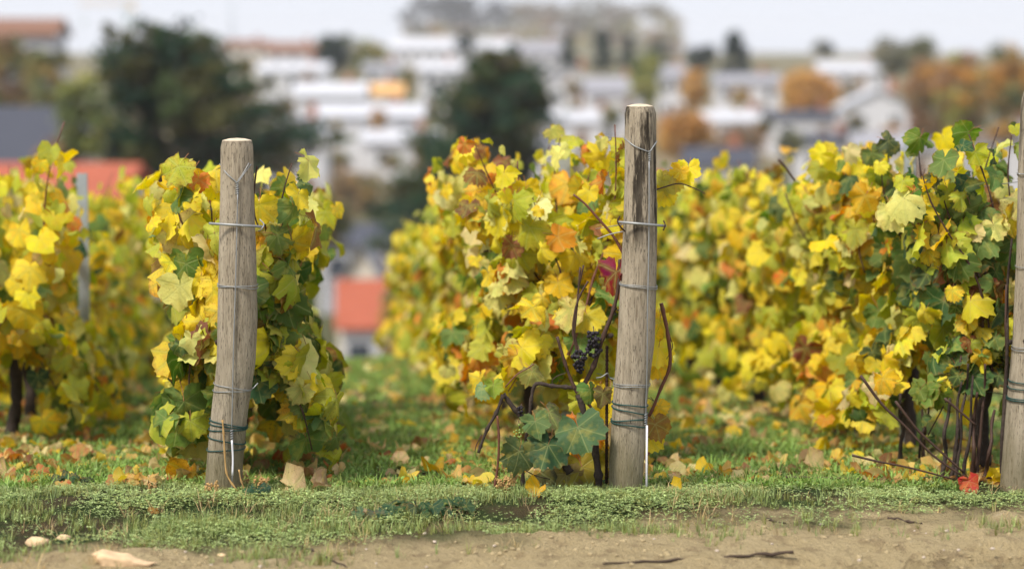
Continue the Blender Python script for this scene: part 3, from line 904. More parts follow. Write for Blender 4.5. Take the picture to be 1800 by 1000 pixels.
big = single_leaf(vine, *Z7(560, 600), DV - .09, .15, GB, (-.25, -1, .55), (.45, 0, -1), me=FINE[2]); big['label'] = 'big flat dull green leaf'
single_leaf(vine, *Z7(410, 690), DV - .05, .135, (.045, .10, .045), (.1, -1, .5), (-.3, 0, -1))
single_leaf(vine, *Z7(265, 720), DV - .05, .12, (.10, .13, .05), (.3, -1, .2), (-.3, 0, -1))
single_leaf(vine, *Z7(345, 570), DV - .04, .085, (.14, .21, .07), (0, -1, .5), (.2, 0, -1))
single_leaf(vine, *Z7(500, 840), DV + .02, .13, (.30, .22, .07), (-.2, -1, .4), (.1, 0, -1))
single_leaf(vine, *Z7(580, 800), DV + .06, .15, (.38, .30, .04), (.2, -1, .4), (.3, 0, -1))
single_leaf(vine, *Z7(470, 900), DV + .03, .17, (.09, .085, .03), (0, -1, .5), (-.5, 0, -1))
single_leaf(vine, *Z7(80, 405), DV, .06, (.25, .36, .16), (-.4, -1, .6), (-.1, 0, -1))
single_leaf(vine, *Z7(135, 390), DV, .06, (.30, .40, .05), (.3, -1, .4), (0, 0, -1))
single_leaf(vine, *Z7(620, 410), DV - .02, .075, (.12, .24, .05), (.5, -1, .2), (.1, 0, -1))
single_leaf(vine, *Z7(685, 430), DV, .07, (.20, .15, .06), (.5, -1, .4), (-.2, 0, -1))
single_leaf(vine, *Z7(415, 525), DV + .02, .11, (.17, .19, .08), (.2, -1, .6), (.4, 0, -1))
single_leaf(vine, *Z7(330, 320), DV + .03, .08, (.25, .24, .06), (.2, -1, .5), (.5, 0, -1))
rl = single_leaf(vine, 1083, 478, DV + .02, .13, (.24, .018, .022), (-.9, -.6, .1), (-.05, 0, -1)); rl['label'] = 'dark red leaf against the post'
single_leaf(vine, 1152, 745, DV + .06, .09, (.30, .17, .04), (.2, -1, .4), (.2, 0, -1))
single_leaf(vine, 1140, 765, DV + .10, .10, YL, (-.1, -1, .5), (-.2, 0, -1))
single_leaf(vine, 1158, 715, DV + .09, .06, GD, (-.3, -1, .6), (.6, 0, -.6))
for _ in range(26):
    single_leaf(vine, *Z7(random.uniform(560, 760), random.uniform(380, 860)), DV + random.uniform(.12, .4), random.uniform(.09, .14), random.choice([YL, YL, GD, LM, OR, CRM]),
                (random.gauss(0, .4), -1, random.gauss(.4, .3)), (random.gauss(0, .4), 0, -1))
# yellow shoot reaching past the right side of the middle post
sh = row_pt(2, .5)
def twig_line(pxs, D, r0, r1, mat, parent=None, name='shoot', loc=None):
    loc = loc or Vector((0, 0, 0))
    sp = smooth_line([W(x, y, D) - loc for x, y in pxs], 4)
    m = MB(); m.tube(sp, [r0 + (r1 - r0) * i / (len(sp) - 1) for i in range(len(sp))], 6); return m.build(name, mat, parent)
twig_line([(1120, 345), (1165, 330), (1195, 323), (1225, 333), (1240, 341)], D2 + .1, .003, .0015, M['cane'], vine, 'cane', vb)
for x, y, s, c in ((1210, 296, .085, YL), (1182, 312, .075, (.72, .58, .10)), (1163, 318, .09, (.62, .56, .08)), (1195, 300, .06, GD), (1168, 335, .08, YL), (1160, 565, .10, YL), (1158, 610, .11, YL), (1154, 640, .08, GD)):
    single_leaf(vine, x, y, D2 + .12, s, c, (random.gauss(0, .3), -1, .3), (random.gauss(0, .5), 0, -1))
twig_line([(1008, 342), (1030, 360), (1052, 385), (1078, 415), (1098, 450)], D2 + .05, .0035, .0055, M['cane_red'], vine, 'cane', vb)
twig_line([(1050, 420), (1072, 412), (1100, 406)], D2 + .03, .002, .002, M['wire'], vine, 'wire_scrap', vb)
twig_line([(1020, 470), (1016, 520), (1012, 560), (1010, 590), (1020, 625)], D2 + .12, .0035, .0045, M['cane'], vine, 'cane', vb)
twig_line([(1026, 466), (1018, 500)], D2 + .12, .003, .0035, M['cane'], vine, 'cane', vb)
# dark dry shoots showing in the yellow rows
def free_cane(pxs, D, r, label):
    tag(twig_line(pxs, D, r, r * .7, M['cane'], None, 'bare_cane'), label, 'cane', 'bare canes sticking out of the vines')
free_cane([(452, 292), (449, 312), (446, 350), (448, 380), (455, 400)], D1 + .08, .0035, 'short dark cane rising beside the top of the shorter left post')
free_cane([(930, 405), (905, 418), (876, 436), (850, 442)], D2 + 1.2, .005, 'dark bare cane poking through the yellow row left of the middle post')
free_cane([(1368, 280), (1385, 300), (1398, 318)], D3 + 1.6, .006, 'dark cane tip above the yellow row right of the middle post')
free_cane([(1380, 340), (1400, 390), (1420, 425)], D3 + 2.0, .004, 'thin dark cane against orange leaves in the right row')
free_cane([(1512, 410), (1510, 440), (1520, 480)], D3 + 1.2, .004, 'forked dark cane among yellow leaves in the right row')
free_cane([(1513, 660), (1550, 710), (1590, 748), (1640, 800), (1690, 835)], D3 - .05, .0055, 'long bare cane slanting down to the red fallen leaf')
free_cane([(1574, 705), (1610, 752), (1650, 790), (1694, 830)], D3 - .03, .0055, 'second bare cane slanting down beside the long one at right')
free_cane([(1660, 700), (1690, 725), (1716, 748)], D3 - .02, .005, 'short bare cane slanting beside the green foot of the right post')
free_cane([(1498, 800), (1540, 810), (1600, 822), (1680, 843)], D3 + .02, .0045, 'bare cane lying low along the ground at right')
free_cane([(1380, 838), (1470, 840), (1560, 842), (1660, 838), (1760, 840)], D3 + .12, .005, 'dark pruned cane lying level on the ground at right')
# bundle of old upright stems at the right post and a dark trunk beside it
def stem_cluster(spots, D, label):
    p0 = W(spots[0][0], 850, D)
    e = empty('vine_stump', p0); tag(e, label, 'vine stump', 'old vine stumps below the right row')
    for i, (x0, x1, y1) in enumerate(spots):
        rr = random.Random(x0)
        pp = []
        for k in range(6):
            f = k / 5
            pp.append(W(x0 + (x1 - x0) * f + rr.uniform(-4, 4), 856 + (y1 - 856) * f, D + rr.uniform(-.03, .03)) - p0)
        sp = smooth_line(pp, 4)
        r0 = rr.uniform(.004, .0095)
        m = MB(); m.tube(sp, [r0 * (1.3 - .6 * j / len(sp)) * rr.uniform(.8, 1.2) for j in range(len(sp))], 7); m.build('stem', M['trunk'] if rr.random() < .5 else M['cane'], e)
stem_cluster([(1668, 1690, 670), (1680, 1700, 640), (1692, 1712, 660), (1705, 1715, 690), (1718, 1735, 640), (1650, 1672, 700), (1725, 1752, 720)], D3 + .12, 'bundle of brown upright stems left of the post at the right edge')
stem_cluster([(1766, 1770, 500), (1762, 1775, 420)], D3 + .05, 'dark upright trunk tight against the post at the right edge')
stem_cluster([(1585, 1582, 690), (1576, 1590, 720), (1628, 1620, 690), (1612, 1640, 640)], D3 + .75, 'dark stumps in front of the steel trellis post at right')
stem_cluster([(1500, 1505, 560), (1490, 1480, 600), (1512, 1520, 600), (1478, 1460, 640), (1525, 1512, 560)], D3 + 2.1, 'cluster of dark stems beneath orange leaves in the right row')

# ------------------------------------------------------------------ grass and weeds
def blade_tpl(k, h, w, spread, seed):
    r = random.Random(seed); V, F = [], []
    for i in range(k):
        a = r.uniform(0, 2 * PI); L = h * r.uniform(.6, 1.15); lean = spread * r.uniform(.3, 1.2)
        dx, dy = math.cos(a), math.sin(a); bx, by = dx * .25 * spread * r.random(), dy * .25 * spread * r.random()
        b = len(V)
        V += [(bx - dy * w, by + dx * w, 0), (bx + dy * w, by - dx * w, 0), (bx + dx * lean * .45 - dy * w * .7, by + dy * lean * .45 + dx * w * .7, L * .62), (bx + dx * lean * .45 + dy * w * .7, by + dy * lean * .45 - dx * w * .7, L * .62), (bx + dx * lean, by + dy * lean, L * r.uniform(.75, 1))]
        F += [(b, b+1, b+3), (b, b+3, b+2), (b+2, b+3, b+4)]
    V = np.array(V)
    return V, F, V[:, :2] * 0, V[:, 2]
def clover_tpl(k, h, s, spread, seed):
    r = random.Random(seed); V, F = [], []
    for i in range(k):
        a = r.uniform(0, 2 * PI); q = spread * math.sqrt(r.random()); cx, cy, cz = q * math.cos(a), q * math.sin(a), h * r.uniform(.35, 1.1)
        for j in range(3):
            t = r.uniform(0, .6) + j * 2.1; L = s * r.uniform(.7, 1.2); up = r.uniform(-.1, 1.1)
            dx, dy = math.cos(t), math.sin(t)
            b = len(V)
            V += [(cx, cy, cz), (cx + dx * L * .6 - dy * L * .42, cy + dy * L * .6 + dx * L * .42, cz + L * up * .6), (cx + dx * L, cy + dy * L, cz + L * up * .7), (cx + dx * L * .6 + dy * L * .42, cy + dy * L * .6 - dx * L * .42, cz + L * up * .6)]
            F += [(b, b+1, b+2), (b, b+2, b+3)]
    V = np.array(V)
    return V, F, V[:, :2] * 0, V[:, 2]
def strew(name, tpls, xs, ys, size, cols, label, mat=None, sink=.004):
    z = ground_z(xs, ys) - sink
    n = len(xs)
    a = rng.uniform(0, 2 * PI, n)
    Rm = np.zeros((n, 3, 3)); Rm[:, 0, 0] = np.cos(a); Rm[:, 0, 1] = -np.sin(a); Rm[:, 1, 0] = np.sin(a); Rm[:, 1, 1] = np.cos(a); Rm[:, 2, 2] = 1
    Rm *= size[:, None, None]
    o = joined(name, tpls, np.stack([xs, ys, z], 1), Rm, cols, mat or M['weed'])
    tag(o, label, 'grass', kind='stuff')
    return o
def green_cols(n, base, var=.22, yellow=.12):
    c = np.array(base)[None] * (1 + rng.normal(0, var, (n, 1))) + rng.normal(0, .008, (n, 3))
    y = rng.random(n) < yellow
    c[y] = c[y] * .4 + np.array([.26, .24, .06]) * .6
    return np.concatenate([np.clip(c, .008, .8), rng.random((n, 1))], 1)
# low clover on the lip of the track
n = 30000
xs, ys = rng.uniform(-2.7, 2.7, n), rng.uniform(7.0, 8.25, n)
dens = np.clip((ys - dirt_edge(xs)) / .34 + .08, 0, 1) * np.clip(.55 + 1.4 * vn(xs * 4, ys * 5, 1.1), .06, 1)
k = rng.random(n) < dens
xs, ys = xs[k], ys[k]
strew('clover', [clover_tpl(6, .019, .0052, .030, i) for i in range(5)], xs, ys, rng.uniform(.7, 1.5, len(xs)), green_cols(len(xs), (.35, .44, .17), yellow=.2), 'low pale green clover and weeds along the lip of the track')
n = 34000
xs, ys = rng.uniform(-2.7, 2.7, n), rng.uniform(6.6, 8.25, n)
dens = np.clip((ys - dirt_edge(xs)) / .40 + .75, 0, 1) * np.clip(.40 + 1.2 * vn(xs * 3, ys * 5, 6.1), .02, 1)
k = rng.random(n) < dens
xs, ys = xs[k], ys[k]
strew('short_grass', [blade_tpl(6, .042, .0011, .026, i) for i in range(5)], xs, ys, rng.uniform(.5, 1.2, len(xs)), green_cols(len(xs), (.27, .34, .12), yellow=.3), 'short grass tufts scattered on the edge of the dirt')
n = 5200
xs, ys = rng.uniform(-2.7, 2.7, n), rng.uniform(6.7, 8.4, n)
k = rng.random(n) < np.clip((ys - dirt_edge(xs)) / .4 + .6, 0, 1) * np.clip(.1 + 1.3 * vn(xs * 3.3, ys * 5, 11.3), .03, 1)
xs, ys = xs[k], ys[k]
strew('dead_grass', [blade_tpl(5, .045, .0010, .05, 60 + i) for i in range(4)], xs, ys, rng.uniform(.5, 1.4, len(xs)), green_cols(len(xs), (.42, .31, .15), yellow=0), 'dead straw coloured blades among the weeds by the track')
# meadow between the rows
n = 52000
ys = 8.15 + 11.5 * rng.random(n) ** 1.35
xs = rng.uniform(-1, 1, n) * (ys * .235 + .5) 
k = (vn(xs * 2.2, ys * 2.2, 3.1) + .55 * vn(xs * 7, ys * 7, 4.1) > -.38)
xs, ys = xs[k], ys[k]
strew('meadow_grass', [blade_tpl(6, .05, .0022, .05, 20 + i) for i in range(5)] + [clover_tpl(4, .026, .014, .04, 30 + i) for i in range(3)], xs, ys,
      rng.uniform(.7, 1.5, len(xs)) * (.8 + .03 * (ys - 8)), green_cols(len(xs), (.21, .33, .075), yellow=.22), 'green grass between the vine rows')

# ------------------------------------------------------------------ fallen leaves
LIT = [(.72, .46, .15), (.80, .58, .10), (.52, .27, .09), (.30, .15, .07), (.82, .68, .32), (.82, .54, .04), (.50, .16, .06), (.74, .54, .28), (.40, .25, .13)]
def lit_cols(n):
    c = np.array(LIT)[rng.choice(len(LIT), n, p=[.17, .17, .09, .09, .16, .13, .03, .11, .05])]
    return np.concatenate([np.clip(c * (1 + rng.normal(0, .12, (n, 1))), .01, .9), rng.random((n, 1))], 1)
def lane(y):
    """x of the four row lines at distance y"""
    return [b.x + ROW_DIR.x * (y - b.y) for b in BASE]
def litter(n, near=False):
    ys = 8.25 + 10.5 * rng.random(n) ** 1.3
    xs = rng.uniform(-1, 1, n) * (ys * .235 + .3)
    # more of them below the vines
    L = np.stack([b.x + ROW_DIR.x * (ys - b.y) for b in BASE], 1)
    d = np.abs(xs[:, None] - L).min(1)
    return xs[(rng.random(n) < .35 + .65 * np.exp(-(d / .38) ** 2))], ys[(rng.random(n) < 2)] if False else None
def litter_pts(n):
    ys = 8.25 + 10.5 * rng.random(n) ** 1.3
    xs = rng.uniform(-1, 1, n) * (ys * .235 + .3)
    L = np.stack([b.x + ROW_DIR.x * (ys - b.y) for b in BASE], 1)
    d = np.abs(xs[:, None] - L).min(1)
    k = rng.random(n) < .30 + .70 * np.exp(-(d / .34) ** 2)
    return xs[k], ys[k]
def flat_frames(n, s0, s1, tilt=.32):
    nr = np.stack([rng.normal(0, tilt, n), rng.normal(-.12, tilt, n), np.ones(n)], 1)
    a = rng.uniform(0, 2 * PI, n)
    return frames(np.zeros((n, 3)), nr, np.stack([np.cos(a), np.sin(a), 0 * a], 1), rng.uniform(s0, s1, n))
xs, ys = litter_pts(7500)
pos = np.stack([xs, ys, ground_z(xs, ys) + .022], 1)
q = joined('leaf_litter', CRISP, pos, flat_frames(len(xs), .02, .075, .32), lit_cols(len(xs)), M['leaves'])
tag(q, 'scattered brown and yellow leaf litter in the grass', 'leaf litter', kind='stuff')
CRISP_ME = []
for T in CRISP:
    me = new_mesh('fallen_leaf', *T[:4]); me.materials.append(M['leaf']); CRISP_ME.append(me)
xs, ys = litter_pts(420)
o_ = np.argsort(ys)[:190]
xs, ys = xs[o_], ys[o_]
Rm, cl = flat_frames(len(xs), .04, .085, .30), lit_cols(len(xs))
for i in range(len(xs)):
    L = lane(ys[i])
    z = gz(xs[i], ys[i]) + .028
    o = bpy.data.objects.new('fallen_leaf', CRISP_ME[i % len(CRISP_ME)])
    o.matrix_basis = Matrix([list(Rm[i][0]) + [xs[i]], list(Rm[i][1]) + [ys[i]], list(Rm[i][2]) + [z], [0, 0, 0, 1]])
    o.color = tuple(cl[i]); col.objects.link(o)
    r, g = cl[i][0], cl[i][1]
    cn = 'pale cream' if (r > .6 and cl[i][2] > .22) else 'lemon yellow' if (r > .6 and g > .5) else 'golden' if (r > .6 and cl[i][2] < .1) else 'orange tan' if r > .55 else 'reddish brown' if g < .2 and r > .4 else 'brown'
    place = 'left of the shorter post' if xs[i] < L[1] else 'between shorter and middle posts' if xs[i] < L[2] else 'right of the middle post'
    far = 'the nearest' if ys[i] < 9.0 else 'nearer' if ys[i] < 10.2 else 'the middle' if ys[i] < 12 else 'the far'
    tag(o, f'{cn} fallen leaf on {far} grass {place}', 'leaf', 'fallen vine leaves')
def placed_leaf(px, py, size, c, label, tilt=(.1, -.45, 1), tipd=(1, 0, 0), lift=.03, crisp=True):
    p = hit(px, py)
    for _ in range(6):
        p = hit(px, py, gz(p.x, p.y))
    o = bpy.data.objects.new('fallen_leaf', random.choice(CRISP_ME) if crisp else FINE[3])
    R = frames(np.zeros((1, 3)), np.array([tilt], float), np.array([tipd], float), np.array([size * .7]))[0]
    o.matrix_basis = Matrix([list(R[0]) + [p.x], list(R[1]) + [p.y], list(R[2]) + [p.z + lift * .75], [0, 0, 0, 1]])
    o.color = tuple(c) + (random.random(),); col.objects.link(o)
    tag(o, label, 'leaf', 'fallen vine leaves')
placed_leaf(1703, 866, .095, (.62, .055, .05), 'bright red fallen leaf standing upright near the right edge', (-.3, -1, .15), (.45, 0, -1), .055)
placed_leaf(1188, 866, .07, (.80, .50, .02), 'bright yellow fallen leaf just right of the middle post foot', (0, -.7, 1), (1, 0, 0), .03)
placed_leaf(1210, 800, .13, (.75, .36, .03), 'orange yellow leaf pair lying on grass right of the middle post', (-.1, -.8, 1), (.4, 0, -1), .04)
placed_leaf(330, 852, .16, (.72, .40, .03), 'drooping golden yellow leaf at the left foot of the shorter post', (-.3, -1, .2), (-.3, 0, -1), .06)
placed_leaf(515, 866, .16, (.72, .55, .27), 'large pale tan leaf lying right of the shorter post foot', (.1, -.6, 1), (1, .2, 0), .03)
placed_leaf(560, 864, .10, (.34, .22, .13), 'crumpled brown leaf right of the large pale tan leaf', (.2, -.7, 1), (.6, .2, 0), .03)
placed_leaf(632, 912, .06, (.62, .45, .28), 'small dry tan leaf at the edge of the weeds', (.3, -1, .5), (.3, 0, -1), .025)
placed_leaf(712, 860, .055, (.80, .50, .02), 'small golden leaf on the grass left of the leafless vine', (0, -.8, 1), (1, 0, 0), .02)
placed_leaf(168, 780, .13, (.72, .55, .25), 'pale tan leaf on grass in the gap left of the shorter post', (.1, -.6, 1), (1, .2, 0), .03)
placed_leaf(118, 705, .20, (.75, .55, .18), 'large pale yellow leaf under the blurred row at left', (.1, -.6, 1), (1, .2, 0), .05)
placed_leaf(1432, 832, .15, (.78, .60, .28), 'long cream leaf lying on the grass below the right row', (.1, -.6, 1), (1, .1, 0), .03)
placed_leaf(945, 872, .10, (.78, .48, .03), 'curled yellow leaf at the foot of the leafless vine', (-.2, -1, .6), (-.6, 0, -1), .03)
placed_leaf(267, 902, .05, (.55, .24, .05), 'small orange leaf scrap on the dirt beside the track', (0, -.5, 1), (1, 0, 0), .015)

# ------------------------------------------------------------------ stones, twigs, soil
def rock_mesh(name, V3, sx, sy, sz, seed, mat, flat=.0):
    V = np.array(V3[0]); r = seed * 3.7
    d = 1 + .22 * vn(V[:, 0] * 1.6 + r, V[:, 1] * 1.6 + r, V[:, 2] * 1.6 + 5) + .10 * vn(V[:, 0] * 4 + r, V[:, 1] * 4, V[:, 2] * 4 + 3) + .03 * vn(V[:, 0] * 11 + r, V[:, 1] * 11, V[:, 2] * 11 + 3)
    V = V * d[:, None] * np.array([sx, sy, sz])
    me = new_mesh(name, V, V3[1]); me.materials.append(mat); return me
def on_ground(px, py):
    p = hit(px, py)
    for _ in range(6): p = hit(px, py, gz(p.x, p.y))
    return p
p = on_ground(213, 992)
me = rock_mesh('stone', I3, .088, .06, .042, 2, M['stone'])
for v in me.vertices:                       # broken slab: flat faces, thin pointed right end
    k = max(-.2, v.co.x / .088)
    v.co.z = min(v.co.z, .020 - .016 * k + .006 * math.sin(v.co.x * 90)) * (1 - .35 * max(0, k)); v.co.y = max(v.co.y * (1 - .55 * max(0, k)), -.042)
    if v.co.x > .04: v.co.x += (v.co.x - .04) * .5
o = obj('stone', me, loc=(p.x, p.y, p.z + .008)); o.rotation_euler = (0, .10, .1)
tag(o, 'large flat tan stone at the lower left corner of the dirt', 'stone', 'stones on the ground')
for px, py, s, sd, lab in ((65, 958, .035, 5, 'rounded tan stone in the grass near the left edge'), (112, 948, .022, 8, 'small tan stone just right of the rounded one at left'), (390, 978, .014, 3, 'small yellowish pebble right of the large tan stone')):
    p = on_ground(px, py)
    o = obj('stone', rock_mesh('stone', I2, s, s * .7, s * .5, sd, M['stone']), loc=(p.x, p.y, p.z + s * .25)); tag(o, lab, 'stone', 'stones on the ground')
pme = [rock_mesh('pebble', I2, 1, .8, .6, 20 + i, M['pebble']) for i in range(4)]
for i in range(34):
    px, py = random.uniform(240, 1790), random.uniform(915, 998)
    p = on_ground(px, py); s = random.uniform(.0035, .0085)
    o = obj('pebble', pme[i % 4], loc=(p.x, p.y, p.z + s * .3)); o.scale = (s, s, s); o.rotation_euler = (0, 0, random.uniform(0, 6))
    tag(o, f'tiny pale pebble on the bare dirt {"left of" if px < 650 else "below" if px < 1150 else "right of"} the {"leafless vine" if px < 650 else "leafless vine" if px < 1150 else "middle post"}', 'pebble', 'pebbles on the dirt')
def twig(pts, r, label, mat='twig'):
    P = [on_ground(x, y) for x, y in pts]
    sp = [p + Vector((0, random.uniform(-.006, .006), random.uniform(-.004, .003))) for p in smooth_line([p + Vector((0, 0, r * .5 + .002)) for p in P], 5)]
    rr = random.Random(pts[0][0])
    m = MB(); m.tube(sp, [.68 * r * (1 - .5 * i / len(sp)) * rr.uniform(.65, 1.4) for i in range(len(sp))], 6)
    tag(m.build('twig', M[mat]), label, 'twig', 'twigs on the ground')
twig([(1395, 974), (1330, 978), (1250, 983), (1150, 990), (1060, 994)], .008, 'long dark twig lying on the bare dirt at bottom right of centre')
twig([(1345, 912), (1362, 918), (1382, 922)], .006, 'short dark twig in the grass edge right of the middle post')
twig([(1560, 912), (1590, 918), (1620, 922)], .008, 'dark chip of wood lying at the grass edge near the right')
twig([(870, 926), (900, 925), (925, 922)], .005, 'thin dark twig below the leafless vine')
twig([(500, 962), (540, 966), (580, 985), (610, 998)], .006, 'curved dark twig right of the large tan stone')
twig([(560, 958), (520, 955), (480, 957)], .004, 'thin straight twig on sparse grass left of centre')
twig([(78, 999), (100, 985), (120, 975)], .005, 'pale dry twig at the bottom left corner', 'dry')
twig([(1600, 882), (1620, 880), (1632, 881)], .007, 'stubby dark twig below the red fallen leaf')
twig([(780, 876), (850, 872), (930, 876), (1000, 874)], .004, 'long thin twig along the foot of the leafless vine')
# loose soil
n = 9000
ys = rng.uniform(6.3, 7.9, n); xs = rng.uniform(-2.2, 2.2, n)
k = rng.random(n) < np.clip((dirt_edge(xs) - ys) / .2 + .5, 0.0, 1) * np.clip(.35 + .9 * vn(xs * 3, ys * 7, 9.4), .05, 1)
xs, ys = xs[k], ys[k]
V1 = np.array(I1[0])
def lump_tpl(i):
    d = 1 + .35 * vn(V1[:, 0] * 2 + i * 5, V1[:, 1] * 2, V1[:, 2] * 2 + 4)
    return V1 * d[:, None] * np.array([1, .8, .6]), I1[1], V1[:, :2], V1[:, 2]
strew('soil_crumbs', [lump_tpl(i) for i in range(4)], xs, ys, .0018 + .011 * rng.random(len(xs)) ** 5, np.ones((len(xs), 4)), 'loose crumbs of dry soil on the track', M['soil_clod'], 0)['category'] = 'soil'

# ------------------------------------------------------------------ small plants at the post feet
def weed(px, py, kind, label, h=.1, n=10, c=(.05, .11, .045)):
    p = on_ground(px, py)
    e = empty('weed', p); tag(e, label, 'weed', 'weeds at the edge of the track')
    rr = random.Random(int(px))
    if kind == 'broad':
        for i in range(n):
            a = rr.uniform(0, 2 * PI); q = h * rr.uniform(.2, 1)
            o = bpy.data.objects.new('leaf', FINE[rr.randrange(len(FINE))])
            ps = Vector((q * math.cos(a) * 1.4, q * math.sin(a) * .6, .015 + h * .4 * rr.random()))
            R = frames(np.zeros((1, 3)), np.array([[math.cos(a) * .6, -.5, .9]]), np.array([[math.cos(a), math.sin(a), -.2]]), np.array([rr.uniform(.035, .06)]))[0]
            o.parent = e; o.matrix_basis = Matrix([list(R[k]) + [ps[k]] for k in range(3)] + [[0, 0, 0, 1]])
            o.color = (c[0] * rr.uniform(.7, 1.4), c[1] * rr.uniform(.7, 1.3), c[2], rr.random() * .4); col.objects.link(o)
    elif kind == 'dry':
        for i in range(n):
            a = rr.uniform(0, 2 * PI); L = h * rr.uniform(.5, 1)
            x, y = .02 * rr.uniform(-1, 1), .02 * rr.uniform(-1, 1)
            pp = [(x, y, -.01), (x + .2 * L * math.cos(a), y + .1 * L * math.sin(a), L * .55), (x + .35 * L * math.cos(a + .5), y + .2 * L * math.sin(a), L)]
            sp = smooth_line(pp, 4)
            m = MB(); m.tube(sp, [.0014] * len(sp), 5); s_ = m.build('stalk', M['dry'], e)
            m = MB()
            for j in range(7):
                t = sp[-1 - j % 5]
                r = rr.uniform(.0025, .005); off = Vector((rr.uniform(-.006, .006), rr.uniform(-.006, .006), rr.uniform(-.004, .006)))
                m.add([tuple(Vector(v) * r + t + off) for v in I1[0]], I1[1])
            m.build('seed_head', M['dry'], s_)
    return e
weed(425, 862, 'dry', 'dry brown weed at the right foot of the shorter post', .06, 9)
weed(455, 868, 'dry', 'dry brown weed further right of the shorter post foot', .055, 8)
weed(265, 868, 'dry', 'small dry weed left of the shorter post', .04, 6)
weed(372, 872, 'dry', 'dry weed tuft left in front of the shorter post foot', .05, 7)
weed(880, 868, 'dry', 'dry seed headed weed below the leafless vine at its left', .06, 9)
weed(892, 866, 'dry', 'dry seed headed weed directly below the leafless vine', .065, 9)
weed(1080, 864, 'dry', 'dry brown weed tuft at the left foot of the middle post', .075, 10)
weed(440, 876, 'broad', 'dark green broad leaved weed right in front of the shorter post', .05, 8, (.05, .12, .055))
weed(705, 908, 'broad', 'left dark green broad leaved weed on the lip of the track', .06, 9)
weed(750, 908, 'broad', 'middle dark green broad leaved weed on the lip of the track', .06, 10)
weed(798, 906, 'broad', 'right dark green broad leaved weed on the lip of the track', .055, 8)
weed(655, 918, 'broad', 'small grey green weed at the dirt edge left of the dark weeds', .035, 5, (.09, .14, .08))
weed(1035, 856, 'broad', 'dark green leafy weed between the leafless vine and the middle post', .09, 14, (.045, .12, .05))
weed(1065, 850, 'broad', 'blue green leafy weed against the foot of the middle post', .10, 12, (.05, .13, .07))
weed(125, 856, 'broad', 'dark weed in the grass near the left edge', .05, 7)
p = on_ground(412, 872)
e = empty('dry_stalk', p); tag(e, 'tall dry knotted stalk standing in front of the shorter left post', 'stalk')
y_ = p.y - .07
for pts, r in (([(428, 875), (408, 850), (398, 830), (395, 795), (393, 760), (391, 738)], .0030), ([(432, 865), (424, 845), (420, 825)], .0024)):
    sp = smooth_line([W(x, yy, D1 - .075) - p for x, yy in pts], 4)
    m = MB(); m.tube(sp, [r * (1.6 if i % 4 == 0 else 1) for i in range(len(sp))], 6); m.build('stalk', M['dry'], e)

# ------------------------------------------------------------------ town: houses
def house_mat(name, c, rough=.8): return plain(name, c, rough, var=.10, scale=1.5)
def tile_mat():
    t = NT('red_tile_roof'); o = t.coord('Object')
    wv = t.n.new('ShaderNodeTexWave'); wv.bands_direction = 'Y'; wv.inputs['Scale'].default_value = 1.6; wv.inputs['Distortion'].default_value = .6; t.l.new(o, wv.inputs[0])
    n = t.noise(o, 1.3, 5)
    c = t.mix(n, (.30, .085, .05, 1), (.48, .14, .085, 1))
    c = t.mix(t.math('MULTIPLY', wv.outputs['Fac'], .3), c, (.26, .09, .06, 1))
    return t.done(t.bsdf(c, .9, normal=t.bump(wv.outputs['Fac'], .6, .05), spec=.1))
HM = {
    'white': house_mat('white_render', (.56, .56, .58, 1)), 'cream': house_mat('cream_render', (.68, .62, .54, 1)), 'grey': house_mat('grey_render', (.45, .45, .48, 1)),
    'r_grey': house_mat('grey_roof', (.27, .27, .30, 1)), 'r_pale': house_mat('pale_grey_roof', (.48, .49, .53, 1)), 'r_brown': house_mat('brown_roof', (.20, .105, .07, 1)),
    'r_red': tile_mat(), 'r_tan': house_mat('tan_roof', (.62, .36, .14, 1)), 'r_dark': house_mat('slate_roof', (.055, .06, .08, 1)),
    'pane': plain('window_glass', (.05, .06, .08, 1), .12, spec=.5), 'frame': plain('white_frame', (.75, .75, .75, 1), .5), 'door': plain('wooden_door', (.16, .09, .05, 1), .6),
    'brick': plain('brick_chimney', (.32, .13, .08, 1), .9)}
